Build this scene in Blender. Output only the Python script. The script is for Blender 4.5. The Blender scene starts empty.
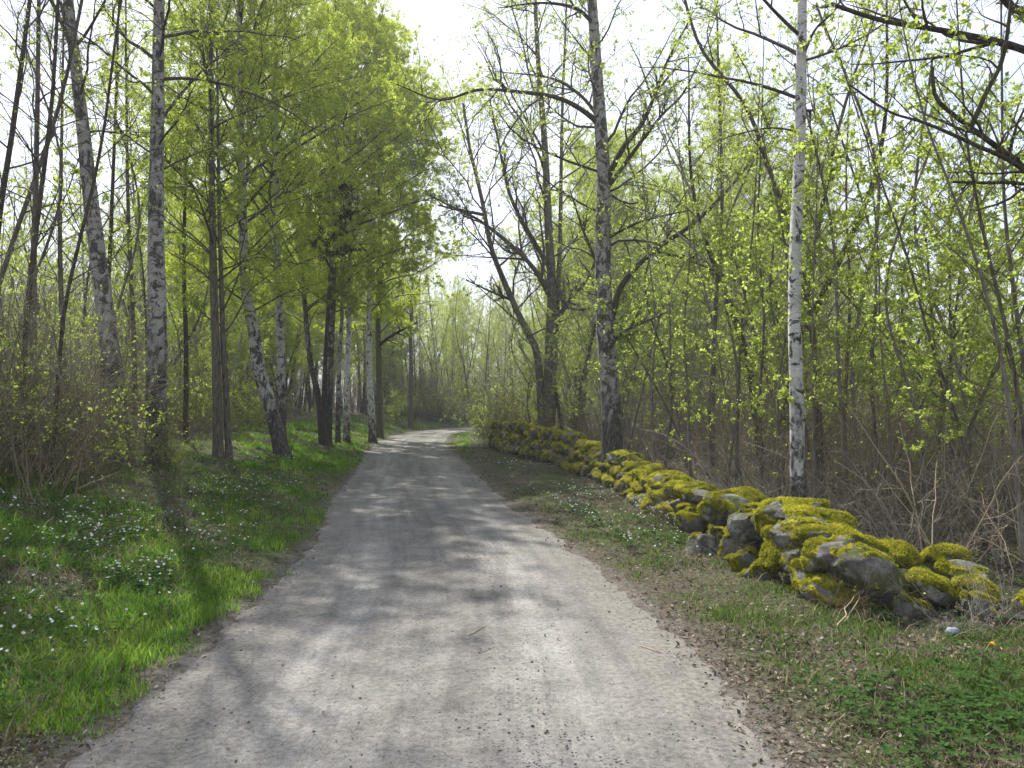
import bpy, math, random
import numpy as np
from mathutils import Vector, Euler

# ------------------------------------------------------------------ camera, sky, sun
sc = bpy.context.scene
COL = sc.collection
R = math.radians
FPX = 796.0
CAMZ = 1.65
PITCH = math.atan(20 / FPX)
cam_d = bpy.data.cameras.new("camera")
cam_d.lens = 36 * FPX / 1024
cam_d.sensor_width = 36
cam_d.clip_end = 2000
cam_d.clip_start = 0.05
cam = bpy.data.objects.new("camera", cam_d)
COL.objects.link(cam)
cam.location = (0, 0, CAMZ)
cam.rotation_euler = (math.pi / 2 + PITCH, 0, 0)
sc.camera = cam

SUN_AZ = -27      # degrees from straight ahead, negative is left
SUN_EL = 49
world = bpy.data.worlds.new("World")
sc.world = world
world.use_nodes = True
nt = world.node_tree
for n in list(nt.nodes):
    nt.nodes.remove(n)
wo = nt.nodes.new('ShaderNodeOutputWorld')
bg = nt.nodes.new('ShaderNodeBackground')
sky = nt.nodes.new('ShaderNodeTexSky')
sky.sky_type = 'NISHITA'
sky.sun_disc = False
sky.sun_elevation = R(SUN_EL)
sky.sun_rotation = R(SUN_AZ)
sky.air_density = 1.0
sky.dust_density = 2.0
sky.ozone_density = 1.0
# thin high cloud
tcw = nt.nodes.new('ShaderNodeTexCoord')
mpw = nt.nodes.new('ShaderNodeMapping')
mpw.inputs['Scale'].default_value = (1.2, 1.2, 2.6)
nzw = nt.nodes.new('ShaderNodeTexNoise')
nzw.inputs['Scale'].default_value = 2.2
nzw.inputs['Detail'].default_value = 6
nzw.inputs['Roughness'].default_value = 0.6
rpw = nt.nodes.new('ShaderNodeValToRGB')
rpw.color_ramp.elements[0].position = 0.30
rpw.color_ramp.elements[0].color = (0.25, 0.25, 0.25, 1)
rpw.color_ramp.elements[1].position = 0.62
rpw.color_ramp.elements[1].color = (0.95, 0.95, 0.95, 1)
mxw = nt.nodes.new('ShaderNodeMix')
mxw.data_type = 'RGBA'
mxw.inputs['B'].default_value = (5.2, 5.55, 6.4, 1)
nt.links.new(tcw.outputs['Generated'], mpw.inputs['Vector'])
nt.links.new(mpw.outputs['Vector'], nzw.inputs['Vector'])
nt.links.new(nzw.outputs['Fac'], rpw.inputs['Fac'])
nt.links.new(rpw.outputs['Color'], mxw.inputs['Factor'])
nt.links.new(sky.outputs['Color'], mxw.inputs['A'])
nt.links.new(mxw.outputs['Result'], bg.inputs['Color'])
nt.links.new(bg.outputs['Background'], wo.inputs['Surface'])
bg.inputs['Strength'].default_value = 0.115

sun_d = bpy.data.lights.new("sun", 'SUN')
sun_d.energy = 5.0
sun_d.angle = R(0.6)
sun_d.color = (1.0, 0.955, 0.87)
sun = bpy.data.objects.new("sun", sun_d)
COL.objects.link(sun)
SD = Vector((math.sin(R(SUN_AZ)) * math.cos(R(SUN_EL)), math.cos(R(SUN_AZ)) * math.cos(R(SUN_EL)), math.sin(R(SUN_EL))))
sun.rotation_euler = SD.to_track_quat('Z', 'Y').to_euler()
sun.location = (0, 0, 30)

vs = sc.view_settings
vs.view_transform = 'Standard'
vs.look = 'None'
vs.exposure = 1.0
vs.gamma = 1
vs.use_curve_mapping = False
cy = sc.cycles
cy.max_bounces = 7
cy.diffuse_bounces = 5
cy.glossy_bounces = 2
cy.transmission_bounces = 4
cy.transparent_max_bounces = 4
cy.caustics_reflective = False
cy.caustics_refractive = False
cy.use_denoising = True
cy.use_adaptive_sampling = True
cy.adaptive_threshold = 0.02
cy.sample_clamp_indirect = 6.0

# ------------------------------------------------------------------ numeric helpers
rs = np.random.RandomState


def _hash(ix, iy, seed):
    h = (ix.astype(np.int64) * 374761393 + iy.astype(np.int64) * 668265263 + seed * 1442695041) & 0x7fffffff
    h = (h ^ (h >> 13)) * 1274126177 & 0x7fffffff
    return ((h ^ (h >> 16)) & 0xffff) / 65535.0


def vnoise(x, y, scale=1.0, seed=0, octaves=3):
    """value noise in 0..1"""
    x = np.asarray(x, float) / scale
    y = np.asarray(y, float) / scale
    tot = 0; amp = 1; s = 0
    for o in range(octaves):
        ix = np.floor(x); iy = np.floor(y)
        fx = x - ix; fy = y - iy
        fx = fx * fx * (3 - 2 * fx); fy = fy * fy * (3 - 2 * fy)
        a = _hash(ix, iy, seed + o); b = _hash(ix + 1, iy, seed + o)
        c = _hash(ix, iy + 1, seed + o); d = _hash(ix + 1, iy + 1, seed + o)
        tot = tot + amp * ((a * (1 - fx) + b * fx) * (1 - fy) + (c * (1 - fx) + d * fx) * fy)
        s += amp; amp *= 0.5; x = x * 2.03 + 5.1; y = y * 2.03 + 1.7
    return tot / s


def sstep(a, b, x):
    t = np.clip((x - a) / (b - a), 0, 1)
    return t * t * (3 - 2 * t)


def catmull(P, per=8):
    P = np.asarray(P, float)
    Q = np.vstack([2 * P[0] - P[1], P, 2 * P[-1] - P[-2]])
    out = []
    for i in range(1, len(Q) - 2):
        p0, p1, p2, p3 = Q[i - 1], Q[i], Q[i + 1], Q[i + 2]
        for t in np.linspace(0, 1, per, endpoint=False):
            out.append(0.5 * ((2 * p1) + (-p0 + p2) * t + (2 * p0 - 5 * p1 + 4 * p2 - p3) * t * t + (-p0 + 3 * p1 - 3 * p2 + p3) * t ** 3))
    out.append(P[-1])
    return np.array(out)


def norm(v):
    return v / np.maximum(np.linalg.norm(v, axis=-1, keepdims=True), 1e-9)


# road centre line on the ground plane (metres)
ROADC = catmull([(-0.36, -30), (-0.36, -8), (-0.38, 0), (-0.42, 4), (-0.58, 7), (-1.05, 10.5), (-1.65, 14), (-2.6, 21), (-3.75, 29), (-4.6, 38), (-4.6, 46), (-3.2, 53), (0.4, 58.5), (6, 61), (14, 62), (30, 62), (60, 61)], 10)
ROADN = norm(np.gradient(ROADC, axis=0))
ROADHW = 1.72


def over_edge(d, y):
    """metres beyond the road's edge; the road narrows a little past the foreground"""
    t = np.clip((np.asarray(y, float) - 5.5) / 4.5, 0, 1)
    return np.abs(d) - (1.70 - 0.24 * t * t * (3 - 2 * t))


def road_dist(x, y):
    """signed lateral distance from road centre, negative on the left side"""
    x = np.asarray(x, float).ravel(); y = np.asarray(y, float).ravel()
    out = np.empty(len(x))
    for s in range(0, len(x), 20000):
        dx = x[s:s + 20000, None] - ROADC[None, :, 0]
        dy = y[s:s + 20000, None] - ROADC[None, :, 1]
        d2 = dx * dx + dy * dy
        i = d2.argmin(1)
        r = np.arange(len(i))
        along = dx[r, i] * ROADN[i, 0] + dy[r, i] * ROADN[i, 1]
        lat = dx[r, i] * ROADN[i, 1] - dy[r, i] * ROADN[i, 0]
        along = np.where((i == 0) | (i == len(ROADC) - 1), 0, along)
        out[s:s + 20000] = np.sign(lat) * np.sqrt(np.maximum(d2[r, i] - along ** 2, 0))
    return out


def terrain(x, y):
    x = np.asarray(x, float); shp = x.shape
    x = x.ravel(); y = np.asarray(y, float).ravel()
    d = road_dist(x, y)
    e = over_edge(d, y)
    left = (d < 0)
    bank = 0.80 * sstep(-0.1, 4.2, e) + 0.15 * sstep(4, 14, e)
    side = 0.05 * sstep(0.0, 1.2, e) + 0.10 * sstep(1.5, 6, e) - 0.35 * sstep(8, 30, e)
    z = np.where(left, bank, side)
    rough = sstep(-0.2, 0.8, e)
    z = z + rough * (0.16 * (vnoise(x, y, 1.6, 3) - 0.5) + 0.3 * (vnoise(x, y, 7, 9) - 0.5) * sstep(0.5, 4, e))
    z = z + 0.035 * (vnoise(x, y, 0.25, 21) - 0.5) * sstep(-0.35, 0.3, e)
    z = z - 0.05 * (1 - sstep(-0.45, 0.15, e + 0.30 * (vnoise(x, y, 0.7, 33) - 0.5) + 0.22 * (vnoise(x, y, 0.12, 34) - 0.5)))
    return z.reshape(shp)


def T(x, y):
    return float(terrain(np.array([x]), np.array([y]))[0])


def pxd(px, py, d):
    """world point seen at a pixel, at forward distance d"""
    cp, sp = math.cos(PITCH), math.sin(PITCH)
    v = (384 - py) / FPX
    dy = cp - v * sp
    dz = sp + v * cp
    k = d / dy
    return np.array([(px - 512) / FPX * k, d, CAMZ + dz * k])


def hit(px, py):
    """ground points seen at pixels (arrays)"""
    px = np.asarray(px, float); py = np.asarray(py, float)
    d = 1.65 * FPX / np.maximum(py - 404, 6)
    for _ in range(6):
        x = (px - 512) / FPX * d
        g = terrain(x, d)
        d = 0.5 * d + 0.5 * np.clip((CAMZ - g) * FPX / np.maximum(py - 404, 6), 1.5, 160)
    x = (px - 512) / FPX * d
    return x, d, terrain(x, d)


# ------------------------------------------------------------------ mesh helpers
class MB:
    """collects vertices and faces (3 or 4 corners) for one mesh"""
    def __init__(s):
        s.v = []; s.n = 0; s.q = []; s.t = []

    def add(s, V, Q=None, Tt=None):
        V = np.asarray(V, np.float32).reshape(-1, 3)
        if Q is not None and len(Q): s.q.append(np.asarray(Q, np.int32) + s.n)
        if Tt is not None and len(Tt): s.t.append(np.asarray(Tt, np.int32) + s.n)
        s.v.append(V); s.n += len(V)

    def tubes(s, P, Rr, sides):
        """P (M,n,3) paths, Rr (M,n) radii"""
        M, n, _ = P.shape
        if M == 0: return
        t = norm(np.gradient(P, axis=1))
        ref = np.zeros((M, 1, 3)); m = np.abs(t[:, n // 2, 2]) > 0.7
        ref[m, 0, 0] = 1; ref[~m, 0, 2] = 1
        a = norm(np.cross(t, np.broadcast_to(ref, t.shape)))
        b = np.cross(t, a)
        ang = np.arange(sides) * 2 * np.pi / sides
        ring = (a[:, :, None, :] * np.cos(ang)[None, None, :, None] + b[:, :, None, :] * np.sin(ang)[None, None, :, None])
        V = P[:, :, None, :] + ring * Rr[:, :, None, None]
        i = np.arange(n - 1)[:, None] * sides; j = np.arange(sides)[None, :]; j2 = (j + 1) % sides
        F = np.stack([i + j, i + j2, i + sides + j2, i + sides + j], -1).reshape(-1, 4)
        F = (F[None] + (np.arange(M) * n * sides)[:, None, None]).reshape(-1, 4)
        s.add(V.reshape(-1, 3), F)

    def build(s, name, mat, parent=None, smooth=False, loc=None, mesh_only=False):
        V = np.concatenate(s.v) if s.v else np.zeros((0, 3), np.float32)
        Q = np.concatenate(s.q) if s.q else np.zeros((0, 4), np.int32)
        Tt = np.concatenate(s.t) if s.t else np.zeros((0, 3), np.int32)
        me = bpy.data.meshes.new(name)
        me.vertices.add(len(V)); me.vertices.foreach_set('co', V.ravel())
        nl = len(Q) * 4 + len(Tt) * 3
        me.loops.add(nl)
        me.loops.foreach_set('vertex_index', np.concatenate([Q.ravel(), Tt.ravel()]).astype(np.int32))
        me.polygons.add(len(Q) + len(Tt))
        st = np.concatenate([np.arange(len(Q)) * 4, len(Q) * 4 + np.arange(len(Tt)) * 3]).astype(np.int32)
        me.polygons.foreach_set('loop_start', st)
        me.polygons.foreach_set('loop_total', np.concatenate([np.full(len(Q), 4), np.full(len(Tt), 3)]).astype(np.int32))
        if smooth:
            me.polygons.foreach_set('use_smooth', np.ones(len(Q) + len(Tt), bool))
        me.update(calc_edges=True)
        me.materials.append(mat)
        o = bpy.data.objects.new(name, me)
        COL.objects.link(o)
        if parent: o.parent = parent
        if loc is not None: o.location = loc
        return o


def tag(o, label=None, cat=None, group=None, kind=None):
    if label: o['label'] = label
    if cat: o['category'] = cat
    if group: o['group'] = group
    if kind: o['kind'] = kind
    return o


def empty(name, loc, label, cat, group=None, rz=0):
    o = bpy.data.objects.new(name, None)
    COL.objects.link(o)
    o.location = loc; o.rotation_euler = (0, 0, rz)
    o.empty_display_size = 0.2
    return tag(o, label, cat, group)


def copy_tree(o, parent=None):
    c = o.copy(); COL.objects.link(c)
    if parent: c.parent = parent
    for ch in list(o.children):
        if ch.name not in c.children: copy_tree(ch, c)
    return c


# ------------------------------------------------------------------ materials
class NT:
    def __init__(s, name):
        s.m = bpy.data.materials.new(name); s.m.use_nodes = True
        s.t = s.m.node_tree
        s.t.nodes.clear()
        s.out = s.n('OutputMaterial')

    def n(s, typ, **kw):
        nd = s.t.nodes.new('ShaderNode' + typ)
        for k, v in kw.items():
            if k in nd.inputs: nd.inputs[k].default_value = v
            else: setattr(nd, k, v)
        return nd

    def l(s, a, b):
        s.t.links.new(a, b)

    def noise(s, vec, scale, detail=3, rough=0.55):
        nd = s.n('TexNoise'); nd.inputs['Scale'].default_value = scale
        nd.inputs['Detail'].default_value = detail; nd.inputs['Roughness'].default_value = rough
        if vec is not None: s.l(vec, nd.inputs['Vector'])
        return nd.outputs['Fac']

    def ramp(s, fac, stops):
        nd = s.n('ValToRGB'); e = nd.color_ramp.elements
        e[0].position, e[0].color = stops[0][0], (*stops[0][1], 1)
        e[1].position, e[1].color = stops[-1][0], (*stops[-1][1], 1)
        for p, c in stops[1:-1]:
            x = e.new(p); x.color = (*c, 1)
        s.l(fac, nd.inputs['Fac'])
        return nd.outputs['Color']

    def mix(s, fac, a, b, mode='MIX'):
        nd = s.n('Mix'); nd.data_type = 'RGBA'; nd.blend_type = mode
        for v, k in ((fac, 'Factor'), (a, 'A'), (b, 'B')):
            i = nd.inputs[k] if k != 'Factor' else nd.inputs[0]
            if k == 'A': i = nd.inputs[6]
            if k == 'B': i = nd.inputs[7]
            if hasattr(v, 'is_linked'): s.l(v, i)
            elif isinstance(v, (int, float)): i.default_value = v
            else: i.default_value = (*v, 1)
        return nd.outputs[2]

    def math(s, op, a, b=0.0):
        nd = s.n('Math'); nd.operation = op
        for v, i in ((a, 0), (b, 1)):
            if hasattr(v, 'is_linked'): s.l(v, nd.inputs[i])
            else: nd.inputs[i].default_value = v
        return nd.outputs[0]

    def maprange(s, v, a, b, c=0, d=1):
        nd = s.n('MapRange'); s.l(v, nd.inputs[0])
        for i, k in enumerate((a, b, c, d)): nd.inputs[i + 1].default_value = k
        return nd.outputs[0]

    def mapping(s, vec, scale):
        nd = s.n('Mapping'); nd.inputs['Scale'].default_value = scale
        s.l(vec, nd.inputs['Vector'])
        return nd.outputs[0]

    def obj(s):
        return s.n('TexCoord').outputs['Object']

    def pos(s):
        return s.n('NewGeometry').outputs['Position']

    def principled(s, col, rough=0.9, bump=None, bs=0.5, bd=0.02, spec=0.25):
        p = s.n('BsdfPrincipled')
        if hasattr(col, 'is_linked'): s.l(col, p.inputs['Base Color'])
        else: p.inputs['Base Color'].default_value = (*col, 1)
        p.inputs['Roughness'].default_value = rough
        p.inputs['Specular IOR Level'].default_value = spec
        if bump is not None:
            b = s.n('Bump'); b.inputs['Strength'].default_value = bs; b.inputs['Distance'].default_value = bd
            s.l(bump, b.inputs['Height']); s.l(b.outputs[0], p.inputs['Normal'])
        s.l(p.outputs[0], s.out.inputs['Surface'])
        return s.m

    def leaf(s, diff, trans, ratio=0.5):
        d = s.n('BsdfDiffuse'); t = s.n('BsdfTranslucent'); m = s.n('MixShader')
        for c, nd in ((diff, d), (trans, t)):
            if hasattr(c, 'is_linked'): s.l(c, nd.inputs['Color'])
            else: nd.inputs['Color'].default_value = (*c, 1)
        m.inputs[0].default_value = ratio
        s.l(d.outputs[0], m.inputs[1]); s.l(t.outputs[0], m.inputs[2])
        s.l(m.outputs[0], s.out.inputs['Surface'])
        return s.m


def leaf_mat(name, cols, ratio=0.5, k=1.6, clump=0):
    n = NT(name)
    r = n.n('NewGeometry').outputs['Random Per Island']
    st = [(i / (len(cols) - 1), c) for i, c in enumerate(cols)]
    if clump:
        r = n.math('ADD', n.math('MULTIPLY', r, 0.55), n.maprange(n.noise(n.pos(), clump, 3, 0.6), 0.35, 0.65, 0.0, 0.45))
    c = n.ramp(r, st)
    c2 = n.ramp(r, [(p, tuple(min(1, x * k) for x in q)) for p, q in st])
    return n.leaf(c, c2, ratio)


def bark_mat(name, base, dark, scale=(14, 14, 3)):
    n = NT(name)
    v = n.mapping(n.obj(), scale)
    f = n.noise(v, 2.0, 6, 0.65)
    f2 = n.noise(n.obj(), 0.9, 3)
    c = n.ramp(f, [(0.32, dark), (0.62, base)])
    moss = n.maprange(f2, 0.52, 0.7, 0, 0.55)
    c = n.mix(moss, c, (0.085, 0.10, 0.035))
    return n.principled(c, 0.95, f, 0.9, 0.03, 0.1)


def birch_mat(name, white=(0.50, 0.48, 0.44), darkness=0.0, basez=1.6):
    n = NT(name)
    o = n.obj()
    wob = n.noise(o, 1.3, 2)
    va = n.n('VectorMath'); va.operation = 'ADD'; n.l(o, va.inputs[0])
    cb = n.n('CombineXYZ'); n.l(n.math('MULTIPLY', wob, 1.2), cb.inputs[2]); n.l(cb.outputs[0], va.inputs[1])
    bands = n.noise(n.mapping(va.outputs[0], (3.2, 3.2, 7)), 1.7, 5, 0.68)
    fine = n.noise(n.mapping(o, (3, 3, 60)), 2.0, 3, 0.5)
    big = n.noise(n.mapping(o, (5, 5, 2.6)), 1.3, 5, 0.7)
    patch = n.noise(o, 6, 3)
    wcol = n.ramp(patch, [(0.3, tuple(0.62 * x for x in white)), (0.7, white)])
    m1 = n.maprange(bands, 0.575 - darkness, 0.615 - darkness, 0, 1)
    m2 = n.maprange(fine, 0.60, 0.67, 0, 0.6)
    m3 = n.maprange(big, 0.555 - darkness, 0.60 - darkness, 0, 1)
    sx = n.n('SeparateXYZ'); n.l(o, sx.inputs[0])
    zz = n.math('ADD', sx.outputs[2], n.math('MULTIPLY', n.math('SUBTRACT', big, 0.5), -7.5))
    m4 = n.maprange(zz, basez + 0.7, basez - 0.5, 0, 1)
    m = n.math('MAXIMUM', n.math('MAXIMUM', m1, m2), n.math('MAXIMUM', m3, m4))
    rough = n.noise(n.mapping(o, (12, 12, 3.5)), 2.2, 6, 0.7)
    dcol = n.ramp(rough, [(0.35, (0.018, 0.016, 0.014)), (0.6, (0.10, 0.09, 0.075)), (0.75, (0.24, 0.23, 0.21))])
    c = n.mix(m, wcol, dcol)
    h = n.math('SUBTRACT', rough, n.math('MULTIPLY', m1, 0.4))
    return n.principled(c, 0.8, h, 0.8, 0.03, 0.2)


M = {}
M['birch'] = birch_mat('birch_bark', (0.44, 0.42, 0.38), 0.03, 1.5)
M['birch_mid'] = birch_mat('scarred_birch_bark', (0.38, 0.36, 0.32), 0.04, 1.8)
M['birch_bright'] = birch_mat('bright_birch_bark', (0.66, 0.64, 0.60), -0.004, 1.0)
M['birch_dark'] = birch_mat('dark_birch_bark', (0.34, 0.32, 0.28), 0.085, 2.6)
M['bark'] = bark_mat('grey_brown_bark', (0.16, 0.138, 0.108), (0.04, 0.034, 0.027))
M['bark_pale'] = bark_mat('pale_grey_bark', (0.21, 0.19, 0.155), (0.07, 0.06, 0.045))
M['bark_dark'] = bark_mat('dark_bark', (0.085, 0.07, 0.055), (0.02, 0.017, 0.014))
M['twig_dark'] = NT('dark_twig').principled((0.055, 0.042, 0.034), 0.85)
M['twig_brown'] = NT('brown_twig').principled((0.165, 0.13, 0.085), 0.85)
M['twig_grey'] = NT('grey_twig').principled((0.25, 0.225, 0.18), 0.85)
M['twig_red'] = NT('reddish_twig').principled((0.15, 0.105, 0.07), 0.85)
M['twig_dry'] = NT('dry_stalk').principled((0.36, 0.29, 0.20), 0.85)
M['twig_olive'] = NT('olive_twig').principled((0.13, 0.12, 0.055), 0.85)
M['leaf_birch'] = leaf_mat('birch_leaf', [(0.12, 0.15, 0.018), (0.165, 0.20, 0.022), (0.24, 0.27, 0.035)], 0.60, 3.0, 0.9)
M['leaf_deep'] = leaf_mat('deep_green_leaf', [(0.085, 0.12, 0.015), (0.12, 0.16, 0.02), (0.19, 0.225, 0.03)], 0.60, 2.9, 0.9)
M['leaf_young'] = leaf_mat('young_leaf', [(0.16, 0.20, 0.035), (0.20, 0.25, 0.045), (0.27, 0.31, 0.08)], 0.58, 2.4, 0.7)
M['leaf_pale'] = leaf_mat('pale_catkin_leaf', [(0.20, 0.24, 0.09), (0.26, 0.28, 0.13), (0.30, 0.32, 0.18)], 0.5, 1.5)
M['needle'] = leaf_mat('pine_needle', [(0.014, 0.03, 0.010), (0.022, 0.042, 0.014)], 0.2, 1.3)
M['grass'] = leaf_mat('grass_blade', [(0.04, 0.09, 0.018), (0.07, 0.14, 0.020), (0.12, 0.20, 0.025), (0.22, 0.26, 0.055)], 0.5, 2.1, 1.6)
M['verge_grass'] = leaf_mat('verge_grass_blade', [(0.04, 0.07, 0.018), (0.06, 0.105, 0.022), (0.09, 0.14, 0.028), (0.17, 0.18, 0.06)], 0.42, 1.7, 1.6)
M['clover'] = leaf_mat('clover_leaf', [(0.035, 0.06, 0.02), (0.06, 0.10, 0.025), (0.10, 0.15, 0.03), (0.13, 0.12, 0.06)], 0.3, 1.5)
M['herb'] = leaf_mat('herb_leaf', [(0.035, 0.075, 0.022), (0.05, 0.10, 0.028), (0.07, 0.13, 0.035)], 0.4, 1.6)
M['petal'] = leaf_mat('white_petal', [(0.55, 0.55, 0.53), (0.74, 0.74, 0.73)], 0.35, 1.1)
M['litter'] = leaf_mat('dead_leaf', [(0.06, 0.045, 0.035), (0.12, 0.09, 0.07), (0.19, 0.15, 0.12), (0.36, 0.30, 0.25)], 0.15, 1.1)
M['straw'] = leaf_mat('dead_grass', [(0.14, 0.115, 0.07), (0.22, 0.185, 0.12), (0.34, 0.29, 0.19)], 0.25, 1.2)
M['pebble'] = leaf_mat('pebble_stone', [(0.06, 0.06, 0.065), (0.16, 0.155, 0.15), (0.30, 0.29, 0.28)], 0.0, 1.0)
M['moss_tuft'] = leaf_mat('moss_tip', [(0.08, 0.09, 0.014), (0.24, 0.24, 0.022), (0.45, 0.41, 0.045)], 0.45, 1.6, 5.0)
M['yellow'] = NT('yellow_petal').principled((0.75, 0.50, 0.01), 0.6)
M['plastic'] = NT('crumpled_foil').principled((0.33, 0.37, 0.48), 0.35, spec=0.6)


def moss_material():
    n = NT('moss_cushion')
    p = n.pos()
    a = n.noise(p, 7, 4); b = n.noise(p, 70, 3, 0.7)
    c = n.ramp(a, [(0.34, (0.065, 0.075, 0.015)), (0.49, (0.20, 0.20, 0.020)), (0.63, (0.43, 0.39, 0.04))])
    c = n.mix(0.6, c, n.ramp(b, [(0.3, (0.25, 0.25, 0.25)), (0.7, (1, 1, 1))]), 'MULTIPLY')
    c = n.mix(n.maprange(n.noise(p, 11, 4, 0.65), 0.55, 0.66, 0, 0.8), c, (0.085, 0.066, 0.035))
    return n.principled(c, 1.0, b, 1.0, 0.02, 0.05)


def rock_material():
    n = NT('granite_boulder')
    p = n.pos()
    a = n.noise(p, 3.2, 5, 0.6); b = n.noise(p, 24, 4, 0.65); m = n.noise(p, 5.5, 4, 0.6)
    c = n.ramp(a, [(0.3, (0.07, 0.067, 0.062)), (0.52, (0.16, 0.153, 0.142)), (0.70, (0.33, 0.32, 0.30))])
    c = n.mix(0.6, c, n.ramp(b, [(0.3, (0.35, 0.35, 0.35)), (0.65, (1, 1, 1))]), 'MULTIPLY')
    lich = n.maprange(n.noise(p, 9, 4), 0.56, 0.64, 0, 0.6)
    c = n.mix(lich, c, (0.33, 0.335, 0.28))
    mm = n.maprange(m, 0.47, 0.58, 0, 0.85)
    c = n.mix(mm, c, (0.065, 0.072, 0.018))
    hb = n.math('ADD', b, n.math('MULTIPLY', n.noise(p, 70, 3, 0.7), 0.5))
    return n.principled(c, 0.92, hb, 1.0, 0.035, 0.15)


M['moss'] = moss_material()
M['rock'] = rock_material()


def gravel_material():
    n = NT('gravel_road')
    p = n.pos()
    uv = n.n('UVMap').outputs[0]
    su = n.n('SeparateXYZ'); n.l(uv, su.inputs[0])
    lat = su.outputs[0]; lon = su.outputs[1]
    fine = n.noise(p, 110, 3, 0.8)
    fine2 = n.noise(p, 28, 4, 0.65)
    mid = n.noise(p, 2.6, 5, 0.6)
    big = n.noise(p, 0.55, 3)
    stretch = n.noise(n.mapping(uv, (1, 0.07, 1)), 5.0, 4, 0.6)
    c = n.ramp(mid, [(0.32, (0.162, 0.154, 0.141)), (0.5, (0.200, 0.192, 0.178)), (0.68, (0.24, 0.232, 0.218))])
    c = n.mix(0.7, c, n.ramp(stretch, [(0.36, (0.62, 0.62, 0.63)), (0.58, (1.08, 1.08, 1.07))]), 'MULTIPLY')
    c = n.mix(0.7, c, n.ramp(fine, [(0.34, (0.45, 0.45, 0.46)), (0.5, (1.0, 1.0, 1.0)), (0.66, (1.35, 1.34, 1.32))]), 'MULTIPLY')
    c = n.mix(0.75, c, n.ramp(fine2, [(0.34, (0.55, 0.55, 0.56)), (0.6, (1.1, 1.1, 1.09))]), 'MULTIPLY')
    trk = n.math('SUBTRACT', n.math('ABSOLUTE', n.math('ADD', lat, n.math('MULTIPLY', n.math('SUBTRACT', n.noise(p, 0.5, 2), 0.5), 0.35))), 0.74)
    tk = n.maprange(n.math('ABSOLUTE', trk), 0.10, 0.42, 1, 0)
    c = n.mix(1.0, c, n.ramp(tk, [(0.0, (0.86, 0.855, 0.85)), (1.0, (1.10, 1.10, 1.10))]), 'MULTIPLY')
    # loose dark stone in two bands and on the crown between the wheel tracks
    edge = n.maprange(n.math('ADD', n.math('ABSOLUTE', lat), n.math('MULTIPLY', n.math('SUBTRACT', mid, 0.5), 1.3)), 0.95, 1.75, 0, 1)
    crown = n.maprange(n.math('ABSOLUTE', n.math('SUBTRACT', lat, 0.42)), 0.32, 0.05, 0, 1)
    crown = n.math('MULTIPLY', crown, n.maprange(n.noise(p, 1.7, 4), 0.46, 0.62, 0, 1))
    vor = n.n('TexVoronoi'); vor.inputs['Scale'].default_value = 42; n.l(p, vor.inputs['Vector'])
    vs_ = n.n('SeparateXYZ'); n.l(vor.outputs['Color'], vs_.inputs[0])
    dense = n.math('ADD', 0.045, n.math('MULTIPLY', crown, 0.42))
    spk = n.math('MULTIPLY', n.math('LESS_THAN', vs_.outputs[0], dense), n.maprange(vor.outputs['Distance'], 0.42, 0.25, 0, 1))
    c = n.mix(n.math('MULTIPLY', spk, 0.75), c, (0.075, 0.073, 0.078))
    c = n.mix(n.math('MULTIPLY', edge, 0.8), c, n.ramp(fine2, [(0.3, (0.075, 0.068, 0.06)), (0.65, (0.205, 0.19, 0.168))]))
    h = n.math('ADD', n.math('MULTIPLY', fine, 0.5), n.math('ADD', fine2, n.math('MULTIPLY', spk, 0.8)))
    return n.principled(c, 0.95, h, 0.55, 0.012, 0.15)


def ground_material():
    n = NT('forest_ground')
    p = n.pos()
    a = n.noise(p, 0.9, 5, 0.6); b = n.noise(p, 20, 4, 0.7); d = n.noise(p, 70, 3, 0.7)
    soil = n.ramp(b, [(0.28, (0.03, 0.026, 0.020)), (0.5, (0.082, 0.070, 0.053)), (0.72, (0.19, 0.162, 0.125))])
    gr = n.ramp(d, [(0.3, (0.03, 0.062, 0.012)), (0.7, (0.085, 0.15, 0.025))])
    g = n.n('Attribute'); g.attribute_name = 'green'
    f = n.math('MULTIPLY', g.outputs['Fac'], n.maprange(n.math('ADD', n.math('MULTIPLY', a, 0.5), n.math('MULTIPLY', b, 0.5)), 0.42, 0.58, 0.0, 0.8))
    c = n.mix(f, soil, gr)
    ge = n.n('Attribute'); ge.attribute_name = 'gritty'
    f2 = n.math('MULTIPLY', ge.outputs['Fac'], n.maprange(n.noise(p, 6, 5, 0.7), 0.40, 0.58, 0.1, 1.0))
    c = n.mix(f2, c, n.ramp(d, [(0.3, (0.11, 0.103, 0.095)), (0.65, (0.27, 0.26, 0.245))]))
    return n.principled(c, 1.0, n.math('ADD', b, d), 0.8, 0.03, 0.05)


M['gravel'] = gravel_material()
M['ground'] = ground_material()

# ------------------------------------------------------------------ ground and road
def warp(n, lim, fine, c=0.0):
    u = np.linspace(-1, 1, n)
    k = 5.2
    w = np.sinh(k * u) / np.sinh(k)
    return c + w * lim


gx = warp(561, 420, 0.05, 0.0)
gy = warp(561, 420, 0.05, 7.0)
GX, GY = np.meshgrid(gx, gy)
GZ = terrain(GX, GY)
RDg = road_dist(GX, GY).reshape(GX.shape)


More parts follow.
